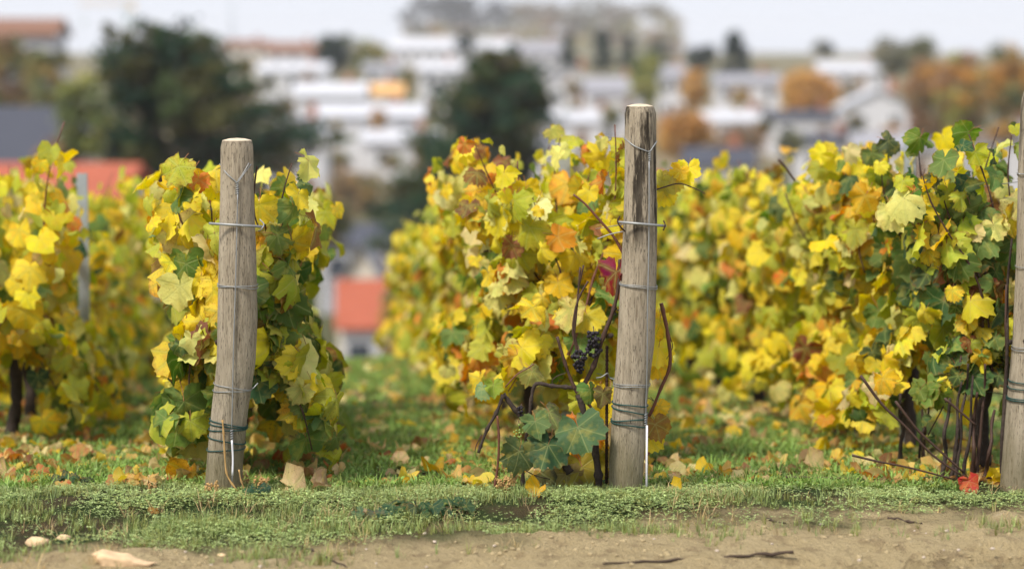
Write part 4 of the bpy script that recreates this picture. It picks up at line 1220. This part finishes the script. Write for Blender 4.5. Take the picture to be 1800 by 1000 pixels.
def house(x0, x1, y_ridge, y_eave, D, wall, roof, label, rz=0.0, gable=False, depth=None, name='house', chim=True, base=None):
    """x0..x1 wall ends, ridge and eave heights as seen in the photograph at distance D"""
    a, b = W(x0, y_eave, D), W(x1, y_eave, D)
    w = b.x - a.x; cx = (a.x + b.x) / 2
    zb = float(g_far(D)) - .3 if base is None else base
    d = depth or max(5.0, min(11, w * .7))
    ze, zr = a.z, W(x0, y_ridge, D if gable else D + d / 2).z
    zr = max(zr, ze + .5)
    H, R = ze - zb, zr - ze
    root = empty(name, (cx, D + d / 2, zb), rz)
    tag(root, label, 'house', 'houses of the town')
    hw, hd = w / 2, d / 2
    m = MB()
    if gable:      # gable end towards the camera
        V = [(-hw, -hd, 0), (hw, -hd, 0), (hw, -hd, H), (0, -hd, H + R), (-hw, -hd, H), (-hw, hd, 0), (hw, hd, 0), (hw, hd, H), (0, hd, H + R), (-hw, hd, H)]
        m.add(V, [(0,1,2,3,4), (9,8,7,6,5), (1,6,7,2), (5,0,4,9)])
    else:
        V = [(-hw, -hd, 0), (-hw, hd, 0), (-hw, hd, H), (-hw, 0, H + R), (-hw, -hd, H), (hw, -hd, 0), (hw, hd, 0), (hw, hd, H), (hw, 0, H + R), (hw, -hd, H)]
        m.add(V, [(4,3,2,1,0), (5,6,7,8,9), (0,5,9,4), (2,7,6,1)])
    m.build('wall', HM[wall], root, smooth=False)
    m = MB(); ov, th = .35, .16
    span, run = (hw, hd) if gable else (hd, hw)
    sl = R / span
    def rp(s, l, z): return (s, l, z) if gable else (l, s, z)
    for sg in (-1, 1):
        s0, s1 = 0.0, sg * (span + ov)
        z0, z1 = H + R + .03, H - ov * sl + .03
        V = [rp(s0, -run - ov, z0), rp(s1, -run - ov, z1), rp(s1, run + ov, z1), rp(s0, run + ov, z0)]
        V += [(p[0], p[1], p[2] + th) for p in V]
        m.add(V, [(0,1,2,3), (7,6,5,4), (0,4,5,1), (1,5,6,2), (2,6,7,3), (3,7,4,0)])
    rf = m.build('roof', HM[roof], root, smooth=False)
    if chim and D > 140 and x0 > 0:
        m = MB(); m.box((hw * .5, hd * .1, H + R + .35), (.6, .6, 1.3)); m.build('chimney', HM['brick'], rf, smooth=False)
    k = max(2, min(6, int(w / 2.4)))
    fl = max(1, min(3, int((H + .5) / 2.8)))
    for f in range(fl):
        z = H - 1.35 - 2.7 * f
        for i in range(k):
            x = -hw + w * (i + .5) / k
            isdoor = f == fl - 1 and i == k // 2
            ww, hh = (1.0, 2.0) if isdoor else (1.0, 1.25)
            zz_ = z - (.35 if isdoor else 0)
            mm = MB()
            for sx in (-1, 1): mm.box((x + sx * (ww / 2 + .04), -hd - .03, zz_), (.08, .10, hh + .16))
            for sz_ in (-1, 1): mm.box((x, -hd - .031, zz_ + sz_ * (hh / 2 + .04)), (ww, .10, .08))
            fr = mm.build('door' if isdoor else 'window', HM['frame'], root, smooth=False)
            mm = MB(); mm.box((x, -hd - .012, zz_), (ww, .04, hh)); mm.build('panel' if isdoor else 'pane', HM['door' if isdoor else 'pane'], fr, smooth=False)
    return root

HS = [
    (-40, 92, 38, 62, 150, 'grey', 'r_brown', 'tall building with dark brown roof behind trees at the upper left corner', 0, False),
    (-60, 135, 195, 282, 92, 'cream', 'r_dark', 'house with large slate grey roof at the left edge', 0, False),
    (-70, 205, 298, 352, 66, 'cream', 'r_red', 'house with long coral red roof behind the blurred row at left', 0, False),
    (388, 470, 72, 84, 420, 'cream', 'r_brown', 'far house with brown roof right of the big pine top', 0, False),
    (470, 560, 76, 92, 400, 'white', 'r_brown', 'far low house with brown and orange roof on the left horizon', 0, False),
    (455, 575, 112, 126, 300, 'white', 'r_pale', 'white flat roofed house right of the big pine', 0, False),
    (520, 640, 148, 168, 250, 'white', 'r_pale', 'broad white house between the big pine and the grey facades', 0, False),
    (560, 740, 186, 206, 215, 'white', 'r_pale', 'long white house above the gap between the left and middle posts', 0, False),
    (470, 570, 205, 232, 190, 'white', 'r_pale', 'white house partly behind the right branches of the big pine', 0, True),
    (640, 700, 112, 122, 330, 'white', 'r_grey', 'small white house left of a small olive tree', 0, False),
    (735, 805, 110, 124, 320, 'white', 'r_pale', 'white house right of the small olive tree', 0, False),
    (618, 705, 150, 166, 270, 'cream', 'r_tan', 'house with tan orange roof below the small white houses', 0, False),
    (690, 800, 68, 86, 480, 'white', 'r_pale', 'far pale house on the horizon left of the hill wood', 0, False),
    (800, 905, 70, 88, 470, 'white', 'r_pale', 'far pale house on the horizon beneath the hill wood', 0, False),
    (905, 985, 74, 92, 450, 'grey', 'r_grey', 'far grey house behind the top of the dark centre pine', 0, False),
    (960, 1045, 118, 150, 290, 'white', 'r_pale', 'white gabled house right of the dark centre pine', 0, True),
    (1030, 1128, 138, 162, 270, 'white', 'r_grey', 'white house with grey roof left of the poplar', 0, False),
    (955, 1095, 198, 214, 225, 'white', 'r_pale', 'low white house left of the middle post top', 0, False),
    (1160, 1205, 118, 134, 300, 'white', 'r_grey', 'narrow white house right of the poplar', 0, False),
    (1258, 1372, 132, 146, 300, 'white', 'r_grey', 'white house left of the round orange tree', 0, False),
    (1240, 1360, 198, 214, 240, 'white', 'r_pale', 'low pale house below the house left of the round orange tree', 0, False),
    (1352, 1482, 196, 208, 235, 'white', 'r_dark', 'low white house with dark roof edge below the round orange tree', 0, False),
    (1482, 1605, 158, 190, 225, 'white', 'r_pale', 'big white gabled house right of the round orange tree', 0, True),
    (1405, 1510, 238, 252, 190, 'white', 'r_dark', 'low white house just above the yellow vines at right', 0, False),
    (1505, 1650, 236, 262, 185, 'cream', 'r_grey', 'house with grey roof below the big white gabled house', 0, False),
    (1212, 1325, 264, 292, 150, 'cream', 'r_dark', 'house with dark roof right of the middle post', 0, False),
    (1440, 1560, 110, 126, 380, 'white', 'r_pale', 'pale far house right of the small far tree', 0, False),
    (592, 672, 432, 500, 128, 'cream', 'r_grey', 'grey gabled house between the two vine rows', 0, True),
    (598, 712, 498, 572, 100, 'white', 'r_red', 'house with bright red roof low in the gap between vine rows', 0, False),
    (560, 700, 398, 430, 140, 'grey', 'r_dark', 'house with dark slate roof above the grey gable', 0, False),
    (1700, 1850, 215, 240, 170, 'white', 'r_grey', 'white house behind the orange wood at the right edge', 0, False),
    (840, 960, 238, 262, 200, 'white', 'r_grey', 'white house behind the lower branches of the dark centre pine', 0, False),
    (640, 770, 232, 250, 205, 'white', 'r_pale', 'pale house below the long white house left of the centre pine', 0, False),
]
for h in HS: house(*h[:8], rz=h[8] + random.uniform(-.06, .06), gable=h[9])

# ------------------------------------------------------------------ trees
def quad_tpl(seed):
    r = np.random.default_rng(seed)
    V = np.array([(-.5, 0, .08), (0, -.55, -.05), (.5, 0, .08), (0, .6, -.04)]) + r.normal(0, .05, (4, 3))
    return V, [(0, 1, 2), (0, 2, 3)], V[:, :2], V[:, 2]
QT = [quad_tpl(i) for i in range(4)]
NEEDLE = [(np.array([(-.09, 0, 0), (.09, 0, 0), (.05, -1.2, .06), (-.05, -1.2, .06)]), [(0, 1, 2), (0, 2, 3)], np.zeros((4, 2)), np.zeros(4))]
def crown_obj(pts, size, cols, root, name='crown'):
    n = len(pts)
    nr = rng.normal(0, 1, (n, 3)) + np.array([0, -.3, .5])
    tp = rng.normal(0, 1, (n, 3))
    sz = rng.uniform(.65, 1.35, n) * size
    o = joined(name, QT, pts, frames(pts, nr, tp, sz), cols, M['tree_leaf'], root)
    return o
def shade_cols(ci, pal):
    c = np.array(pal)[ci % len(pal)]
    c = c * (1 + rng.normal(0, .14, (len(c), 1)))
    return np.concatenate([np.clip(c, .006, .8), np.ones((len(c), 1))], 1)
def limbs(root, H, spread, r0, n=7, seed=0, start=.35):
    rr = random.Random(seed)
    m = MB()
    sp = smooth_line([(0, 0, -.3), (rr.uniform(-.1, .1), 0, H * .3), (rr.uniform(-.2, .2), rr.uniform(-.1, .1), H * .65), (rr.uniform(-.2, .2), 0, H * .95)], 4)
    m.tube(sp, [r0 * (1 - .85 * i / len(sp)) for i in range(len(sp))], 8)
    for i in range(n):
        z = H * (start + (.85 - start) * i / n); a = rr.uniform(0, 2 * PI); L = spread * rr.uniform(.5, .9)
        sp = smooth_line([(0, 0, z), (L * .5 * math.cos(a), L * .5 * math.sin(a), z + L * .3), (L * math.cos(a), L * math.sin(a), z + L * .55)], 3)
        m.tube(sp, [r0 * .4 * (1 - .8 * j / len(sp)) for j in range(len(sp))], 5)
    m.build('trunk', M['bark'], root)
def tree(x0, x1, y0, y1, D, pal, label, cat='tree', clumps=40, per=110, leaf=None, shape='round', name='tree'):
    """crown box in the photograph at distance D"""
    a, b = W(x0, y0, D), W(x1, y1, D)
    w = b.x - a.x; h = a.z - b.z; cx = (a.x + b.x) / 2; zb = float(g_far(D))
    root = empty(name, (cx, D, zb)); tag(root, label, cat, 'trees around the town')
    zt, zl = a.z - zb, b.z - zb
    limbs(root, zt * .92, w * .45, max(.08, w * .03), seed=int(x0 + 999), start=max(.15, min(.6, zl / zt)))
    C, ci = [], []
    for i in range(clumps):
        u = rng.normal(0, 1, 3); u /= np.linalg.norm(u); q = rng.uniform(.35, 1) ** .5
        p = u * q
        if shape == 'cone': p[2] = rng.uniform(-1, 1); k = (1 - p[2]) / 2 * .95 + .06; p[0] = u[0] * k; p[1] = u[1] * k
        c = np.array([p[0] * w * .42, p[1] * w * .42, (zt + zl) / 2 + p[2] * h * .43])
        rad = w * .13 if shape != 'cone' else w * .12
        C.append(c + rng.normal(0, 1, (per, 3)) * np.array([rad, rad, rad * .8]) * .62); ci += [i] * per
    C = np.concatenate(C)
    C[:, 2] = np.maximum(C[:, 2], .1)
    crown_obj(C, leaf or max(.14, w * .055), shade_cols(np.array(ci), pal), root)
    return root
OLV = [(0.222, 0.232, 0.098), (0.165, 0.194, 0.098), (0.29, 0.253, 0.106), (0.388, 0.253, 0.098), (0.136, 0.145, 0.077)]
ORG = [(.60, .34, .10), (.52, .28, .09), (.66, .40, .12), (.42, .25, .11)]
DKG = [(.022, .042, .036), (.03, .05, .04), (.018, .036, .034)]
YGR = [(0.396, 0.378, 0.108), (0.27, 0.288, 0.09), (0.18, 0.216, 0.082)]
BRN = [(.32, .19, .11), (.26, .17, .115), (.38, .25, .13), (.22, .17, .11)]
GRY = [(0.189, 0.189, 0.121), (0.149, 0.162, 0.115), (0.243, 0.216, 0.121)]
tree(-40, 70, 48, 230, 118, OLV + BRN[:2], 'olive brown tree at the upper left corner', clumps=55)
tree(40, 135, 66, 240, 112, OLV, 'olive green tree second from the left edge', clumps=50)
tree(92, 190, 118, 300, 84, YGR + OLV[:2], 'pale olive tree just left of the big pine', clumps=45)
tree(60, 130, 230, 330, 84, BRN, 'brownish shrub below the olive trees at left', clumps=25, name='shrub', cat='shrub')
tree(552, 628, 54, 132, 360, DKG + OLV[:1], 'dark green tree on the left horizon right of the big pine', clumps=36)
tree(616, 682, 68, 132, 355, OLV + YGR, 'olive tree touching the dark tree on the left horizon', clumps=30)
tree(694, 738, 116, 168, 300, OLV, 'small olive tree between two white houses', clumps=22)
tree(795, 838, 52, 98, 430, DKG, 'small dark tree on the horizon above the centre pine', clumps=20)
tree(978, 1022, 58, 130, 400, DKG, 'leftmost dark conifer of the group above the poplar', shape='cone', clumps=34, name='conifer_tree')
tree(1032, 1086, 52, 128, 405, DKG, 'second dark conifer of the group above the poplar', shape='cone', clumps=34, name='conifer_tree')
tree(1082, 1128, 62, 126, 410, DKG, 'third dark conifer of the group beside the poplar', shape='cone', clumps=30, name='conifer_tree')
tree(1140, 1186, 66, 124, 410, DKG + GRY, 'dark tree right behind the poplar', clumps=26)
tree(1104, 1166, 82, 190, 240, YGR, 'tall yellow green poplar above the middle post', clumps=44)
tree(1192, 1248, 112, 196, 260, ORG + [(.42, .28, .10)], 'light orange tree right of the poplar', clumps=36)
tree(1150, 1252, 196, 278, 170, ORG, 'orange tree beside the top of the middle post', clumps=46)
tree(1206, 1262, 74, 132, 380, DKG, 'dark conifer left of the tall dark conifer on the right horizon', clumps=28, name='conifer_tree')
tree(1256, 1326, 56, 138, 375, DKG, 'tall dark conifer on the right horizon', clumps=40, shape='cone', name='conifer_tree')
tree(1366, 1472, 122, 206, 255, ORG, 'round orange tree between the white houses at right', clumps=60)
tree(1424, 1468, 72, 102, 520, GRY + DKG, 'small round far tree alone on the right horizon', clumps=18)
tree(1532, 1598, 62, 142, 330, GRY, 'grey olive tree left one of a pair on the right horizon', clumps=36)
tree(1586, 1650, 62, 146, 332, GRY + OLV[:2], 'grey olive tree right one of a pair on the right horizon', clumps=36)
tree(1588, 1680, 100, 262, 165, BRN + ORG[:2], 'rust brown tree at the left end of the orange wood', clumps=55)
tree(1650, 1740, 82, 262, 160, YGR + ORG[:2] + BRN[:2], 'yellow green and rust tree in the orange wood', clumps=55)
tree(1720, 1810, 70, 262, 156, ORG + OLV, 'orange and olive tree at the right edge', clumps=55)
tree(1790, 1880, 58, 262, 158, ORG + BRN, 'orange tree cut off by the right edge', clumps=50)
tree(1250, 1345, 218, 300, 165, BRN, 'brown shrubby tree right of the middle post', clumps=34)
tree(1365, 1412, 226, 288, 165, GRY + OLV[:2], 'small grey green tree above the yellow vines', clumps=24)
tree(575, 640, 280, 410, 150, BRN + OLV[:2], 'brown shrub in the gap between the rows', clumps=34, name='shrub', cat='shrub')
tree(620, 690, 292, 400, 150, OLV + BRN, 'olive brown shrub left of the centre pine', clumps=34, name='shrub', cat='shrub')
tree(540, 620, 330, 440, 112, OLV, 'olive shrub right of the shorter left post', clumps=34, name='shrub', cat='shrub')
tree(668, 742, 468, 640, 60, YGR + ORG[:2], 'golden bush at the far end of the middle row', clumps=36, name='shrub', cat='shrub', leaf=.09)
for i, (x, y, s, D) in enumerate(((470, 100, 40, 330), (850, 104, 36, 350), (930, 112, 36, 330), (1350, 118, 26, 350), (1500, 142, 44, 290), (600, 262, 46, 180), (690, 268, 40, 190), (760, 180, 36, 240), (1010, 180, 30, 250), (1330, 178, 30, 260), (1420, 232, 36, 200), (1080, 262, 70, 150), (1000, 268, 70, 160), (505, 275, 60, 150))):
    tree(x - s / 2, x + s / 2, y, y + s * .8, D, (OLV + BRN + GRY), ['small shrub among far roofs right of the big pine', 'small shrub above the dark centre pine', 'small shrub right above the centre pine', 'small far shrub left of the round orange tree', 'shrub left of the olive tree pair at right', 'shrub at the foot of the pale houses left of centre', 'shrub left of the centre pine foot', 'shrub on the left side of the centre pine', 'shrub between white houses left of the middle post', 'shrub below the white house left of the orange tree', 'shrub below the round orange tree', 'brown shrub left of the middle post top', 'brown shrub right of the centre pine', 'brown shrub right of the big pine foot'][i], clumps=16, name='shrub', cat='shrub')

for x, y, w, h, D, pal, lab in (
        (620, 120, 30, 44, 290, OLV, 'small olive tree at the left of the tan roofed house'), (500, 168, 44, 50, 230, DKG + OLV, 'dark green tree before the broad white house'),
        (585, 206, 40, 52, 200, OLV + BRN, 'olive tree before the long white house'), (665, 188, 34, 46, 208, BRN + ORG, 'rust brown tree before the middle of the long white house'),
        (745, 226, 44, 60, 180, OLV, 'olive tree at the left foot of the centre pine'), (1008, 132, 36, 44, 262, BRN + OLV, 'brown tree before the white gabled house right of the centre pine'),
        (1075, 182, 40, 44, 215, OLV, 'olive tree before the low white house by the middle post'), (1300, 150, 34, 50, 270, YGR + ORG, 'yellow tree before the white house left of the round orange tree'),
        (1340, 206, 40, 36, 210, DKG + OLV, 'dark bush before the low pale house at right'), (1500, 198, 36, 50, 205, OLV + DKG, 'dark olive tree before the big white gabled house'),
        (1560, 216, 44, 46, 188, BRN + ORG, 'rust tree below the big white gabled house'), (540, 122, 30, 36, 280, BRN, 'brown tree before the white flat roofed house'),
        (430, 98, 44, 34, 340, OLV + BRN, 'olive brown tree right of the big pine top'), (770, 140, 34, 40, 255, DKG, 'dark tree close left of the centre pine')):
    tree(x - w / 2, x + w / 2, y, y + h, D, pal, lab, clumps=22)
def pine(cx, top, D, layers, label, seed, tips=()):
    """layers: (py, left px, right px, density)"""
    rr = random.Random(seed)
    zb = float(g_far(D)); c = W(cx, top, D)
    root = empty('pine_tree', (c.x, D, zb)); tag(root, label, 'pine tree', 'large pines below the vineyard')
    H = c.z - zb
    m = MB(); sp = smooth_line([(0, 0, -.3), (.1, 0, H * .4), (-.1, 0, H * .75), (0, 0, H)], 5)
    m.tube(sp, [.24 * (1 - .9 * i / len(sp)) for i in range(len(sp))], 8); m.build('trunk', M['bark'], root)
    pts, ci = [], []
    for li, (py, l, r, dens) in enumerate(layers):
        z0 = W(cx, py, D).z - zb
        xl, xr = (W(l, py, D).x - c.x) * 1.1, (W(r, py, D).x - c.x) * 1.18
        nb = max(7, int(18 * dens))
        m = MB()
        for b in range(nb):
            a = 2 * PI * (b + rr.random() * .7) / nb
            ext = (xr if math.cos(a) > 0 else -xl) * rr.uniform(.72, 1.05)
            L = max(.4, abs(ext))
            e = Vector((L * math.copysign(abs(math.cos(a)) ** .55, math.cos(a)), L * math.sin(a) * .85, rr.uniform(-.55, .7)))
            s = Vector((0, 0, z0 - .1 * L)); d = Vector((0, 0, z0)) + e
            mid = (s + d) / 2 - Vector((0, 0, .08 * L))
            m.tube(smooth_line([s, mid, d], 3), .05, 5)
            if rr.random() < .36: continue
            k = int(95 * dens * (.4 + L / 3))
            for _ in range(k):
                f = rr.uniform(.06, 1.05) ** .8
                q = s.lerp(d, f) + Vector((rr.gauss(0, .20), rr.gauss(0, .20), rr.gauss(.05, .17)))
                pts.append(tuple(q)); ci.append(li * 17 + b)
        m.build('branch', M['bark'], root)
    for px, py in tips:
        t = W(px, py, D) - Vector((c.x, D, zb))
        for _ in range(70): pts.append((t.x + rr.gauss(0, .10), rr.gauss(0, .3), t.z - abs(rr.gauss(0, .6)))); ci.append(3)
    P = np.array(pts)
    n = len(P)
    nr = rng.normal(0, 1, (n, 3)) + np.array([0, -.4, .3]); tp = rng.normal(0, .8, (n, 3)) + np.array([0, 0, .5])
    cols = shade_cols(np.array(ci), [(.036, .080, .036), (.024, .060, .034), (.065, .095, .034), (.095, .095, .032), (.028, .066, .036)])
    o = joined('crown', QT, P, frames(P, nr, tp, rng.uniform(.15, .34, n)), cols, M['tree_leaf'], root)
pine(285, 46, 105, [(66, 240, 330, .7), (88, 196, 380, 1.0), (112, 180, 400, 1.2), (138, 178, 428, 1.2), (164, 182, 462, 1.1), (188, 205, 492, .9), (208, 235, 480, .8), (232, 145, 540, 1.0), (256, 165, 556, .9), (282, 180, 505, .8), (312, 190, 480, .8), (345, 200, 470, .8)],
     'big wide dark green pine at upper left behind the shorter post', 4, ((190, 42), (276, 44), (352, 66)))
pine(868, 92, 120, [(102, 845, 915, .7), (122, 825, 925, 1.0), (146, 800, 948, 1.0), (172, 790, 955, 1.0), (200, 778, 965, 1.0), (228, 770, 962, .9), (256, 720, 950, 1.1), (284, 735, 940, 1.1), (316, 695, 930, 1.1), (348, 680, 900, 1.1), (385, 680, 880, 1.0), (430, 675, 860, 1.0), (470, 690, 850, .9)],
     'dark conical pine at the centre left of the middle post', 9, ((880, 92),))

# ------------------------------------------------------------------ far wood on its hill, crane and mast
def far_hill():
    n = 40
    D0 = 1500
    V, F = [], []
    xs = np.linspace(-170, 280, n); ys = np.linspace(1380, 1700, 14)
    xc = W(950, 80, D0).x
    for y in ys:
        for x in xs:
            e = math.exp(-((x - xc) / 72) ** 4) * math.exp(-((y - 1530) / 90) ** 2)
            V.append((x, y, float(g_far(y)) - .4 + e * 13.0))
    for j in range(len(ys) - 1):
        for i in range(n - 1): F.append((j*n + i, j*n + i + 1, (j+1)*n + i + 1, (j+1)*n + i))
    o = obj('hill', new_mesh('hill', V, F), plain('hill_ground', (.15, .14, .07, 1), .95, scale=.1))
    o['kind'] = 'structure'
    P, C = [], []
    prof = [(712, 6), (730, -10), (800, -14), (870, -10), (885, 6), (930, 4), (1000, -2), (1060, -2), (1110, 6), (1170, 8), (1190, 26)]
    for i in range(230):
        px = random.uniform(712, 1190); top = float(np.interp(px, [a[0] for a in prof], [a[1] for a in prof]))
        py = random.uniform(top + 10, 88); D = D0 + random.uniform(-60, 40)
        c = W(px, py, D)
        pal = [(.07, .075, .085), (.09, .09, .095), (.06, .065, .075)] if px < 890 and py < 48 else ([(.34, .27, .11), (.30, .16, .08), (.22, .20, .08), (.30, .26, .12)] if py > 40 else [(.20, .155, .11), (.17, .15, .12), (.16, .15, .10)])  # the blue-grey set has distance haze mixed into the leaf colour
        cc = random.choice(pal)
        k = 55
        P.append(np.array(c) + rng.normal(0, 1, (k, 3)) * np.array([3.2, 3.2, 2.3])); C.append(np.tile(np.array(cc + (1,)), (k, 1)) * (1 + rng.normal(0, .12, (k, 1))))
    P, C = np.concatenate(P), np.clip(np.concatenate(C), .01, 1)
    k = len(P)
    o = joined('far_wood', QT, P, frames(P, rng.normal(0, 1, (k, 3)) + np.array([0, -.5, .4]), rng.normal(0, 1, (k, 3)), rng.uniform(1.4, 2.6, k)), C, M['tree_leaf'])
    tag(o, 'hazy grey and brown wood on the far hilltop', 'wood', kind='stuff')
far_hill()
def crane():
    D = 600
    M['crane'] = plain('crane_paint', (.62, .42, .16, 1), .5); M['crane2'] = plain('crane_mast_paint', (.38, .46, .45, 1), .5)
    base = W(225, 90, D); root = empty('tower_crane', (base.x, D, float(g_far(D)))); tag(root, 'faint tower crane on the horizon above the big pine', 'crane')
    z0 = root.location.z
    def lattice(p, q, s, name, mat, n):
        m = MB(); p, q = Vector(p), Vector(q); d = (q - p); side = Vector((0, 0, 1)) if abs(d.z) < abs(d.x) else Vector((1, 0, 0)); oth = Vector((0, 1, 0))
        cs = [(side * a + oth * b) * s for a, b in ((-.5, -.5), (.5, -.5), (.5, .5), (-.5, .5))]
        for c in cs: m.tube([p + c, q + c], .10, 4)
        for i in range(n):
            a, b = p + d * i / n, p + d * (i + 1) / n
            for k in range(4): m.tube([a + cs[k], b + cs[(k + 1) % 4]], .06, 4)
        return m.build(name, mat, root)
    top = W(225, 8, D).z - z0
    lattice((0, 0, 0), (0, 0, top), 1.5, 'mast', M['crane2'], 8)
    L = W(140, 5, D).x - base.x
    lattice((L, 0, top + .4), (1.5, 0, top + .4), 1.0, 'jib', M['crane'], 10)
    m = MB(); m.box((1.2, 0, top - .6), (1.4, 1.2, 1.5)); m.build('cab', M['crane'], root, smooth=False)
    m = MB(); m.tube([(L * .92, 0, top), (L * .92, 0, top - 4)], .06, 4); m.box((L * .92, 0, top - 4.6), (.9, .9, 1.2)); m.build('hook_block', M['crane2'], root, smooth=False)
crane()
def mast():
    D = 560
    b = W(408, 90, D); root = empty('radio_mast', (b.x, D, float(g_far(D)))); tag(root, 'faint grey mast on the horizon right of the big pine', 'mast')
    H = W(408, -4, D).z - root.location.z
    m = MB()
    for a, c in ((-.9, 0), (.9, 0), (0, 1.4)): m.tube([(a, c, 0), (a * .25, c * .25, H)], .09, 4)
    m.build('mast_leg', M['steel'], root)
    m = MB()
    for i in range(9):
        f0, f1 = i / 9, (i + 1) / 9; k0, k1 = 1 - .75 * f0, 1 - .75 * f1
        m.tube([(-.9 * k0, 0, H * f0), (.9 * k1, 0, H * f1)], .06, 4); m.tube([(.9 * k0, 0, H * f0), (0, 1.4 * k1, H * f1)], .06, 4)
    m.build('brace', M['steel'], root)
mast()

# ------------------------------------------------------------------ haze
def haze():
    m = MB(); m.box((0, 1450, 13), (6400, 4600, 64))
    t = NT('haze_air')
    v = t.n.new('ShaderNodeVolumePrincipled')
    v.inputs['Color'].default_value = (.93, .945, .98, 1)
    v.inputs['Density'].default_value = 0.00017
    t.l.new(v.outputs[0], t.out.inputs['Volume'])
    o = m.build('haze', t.m, smooth=False)
    o['kind'] = 'stuff'; o['label'] = 'pale autumn haze over the valley'
haze()
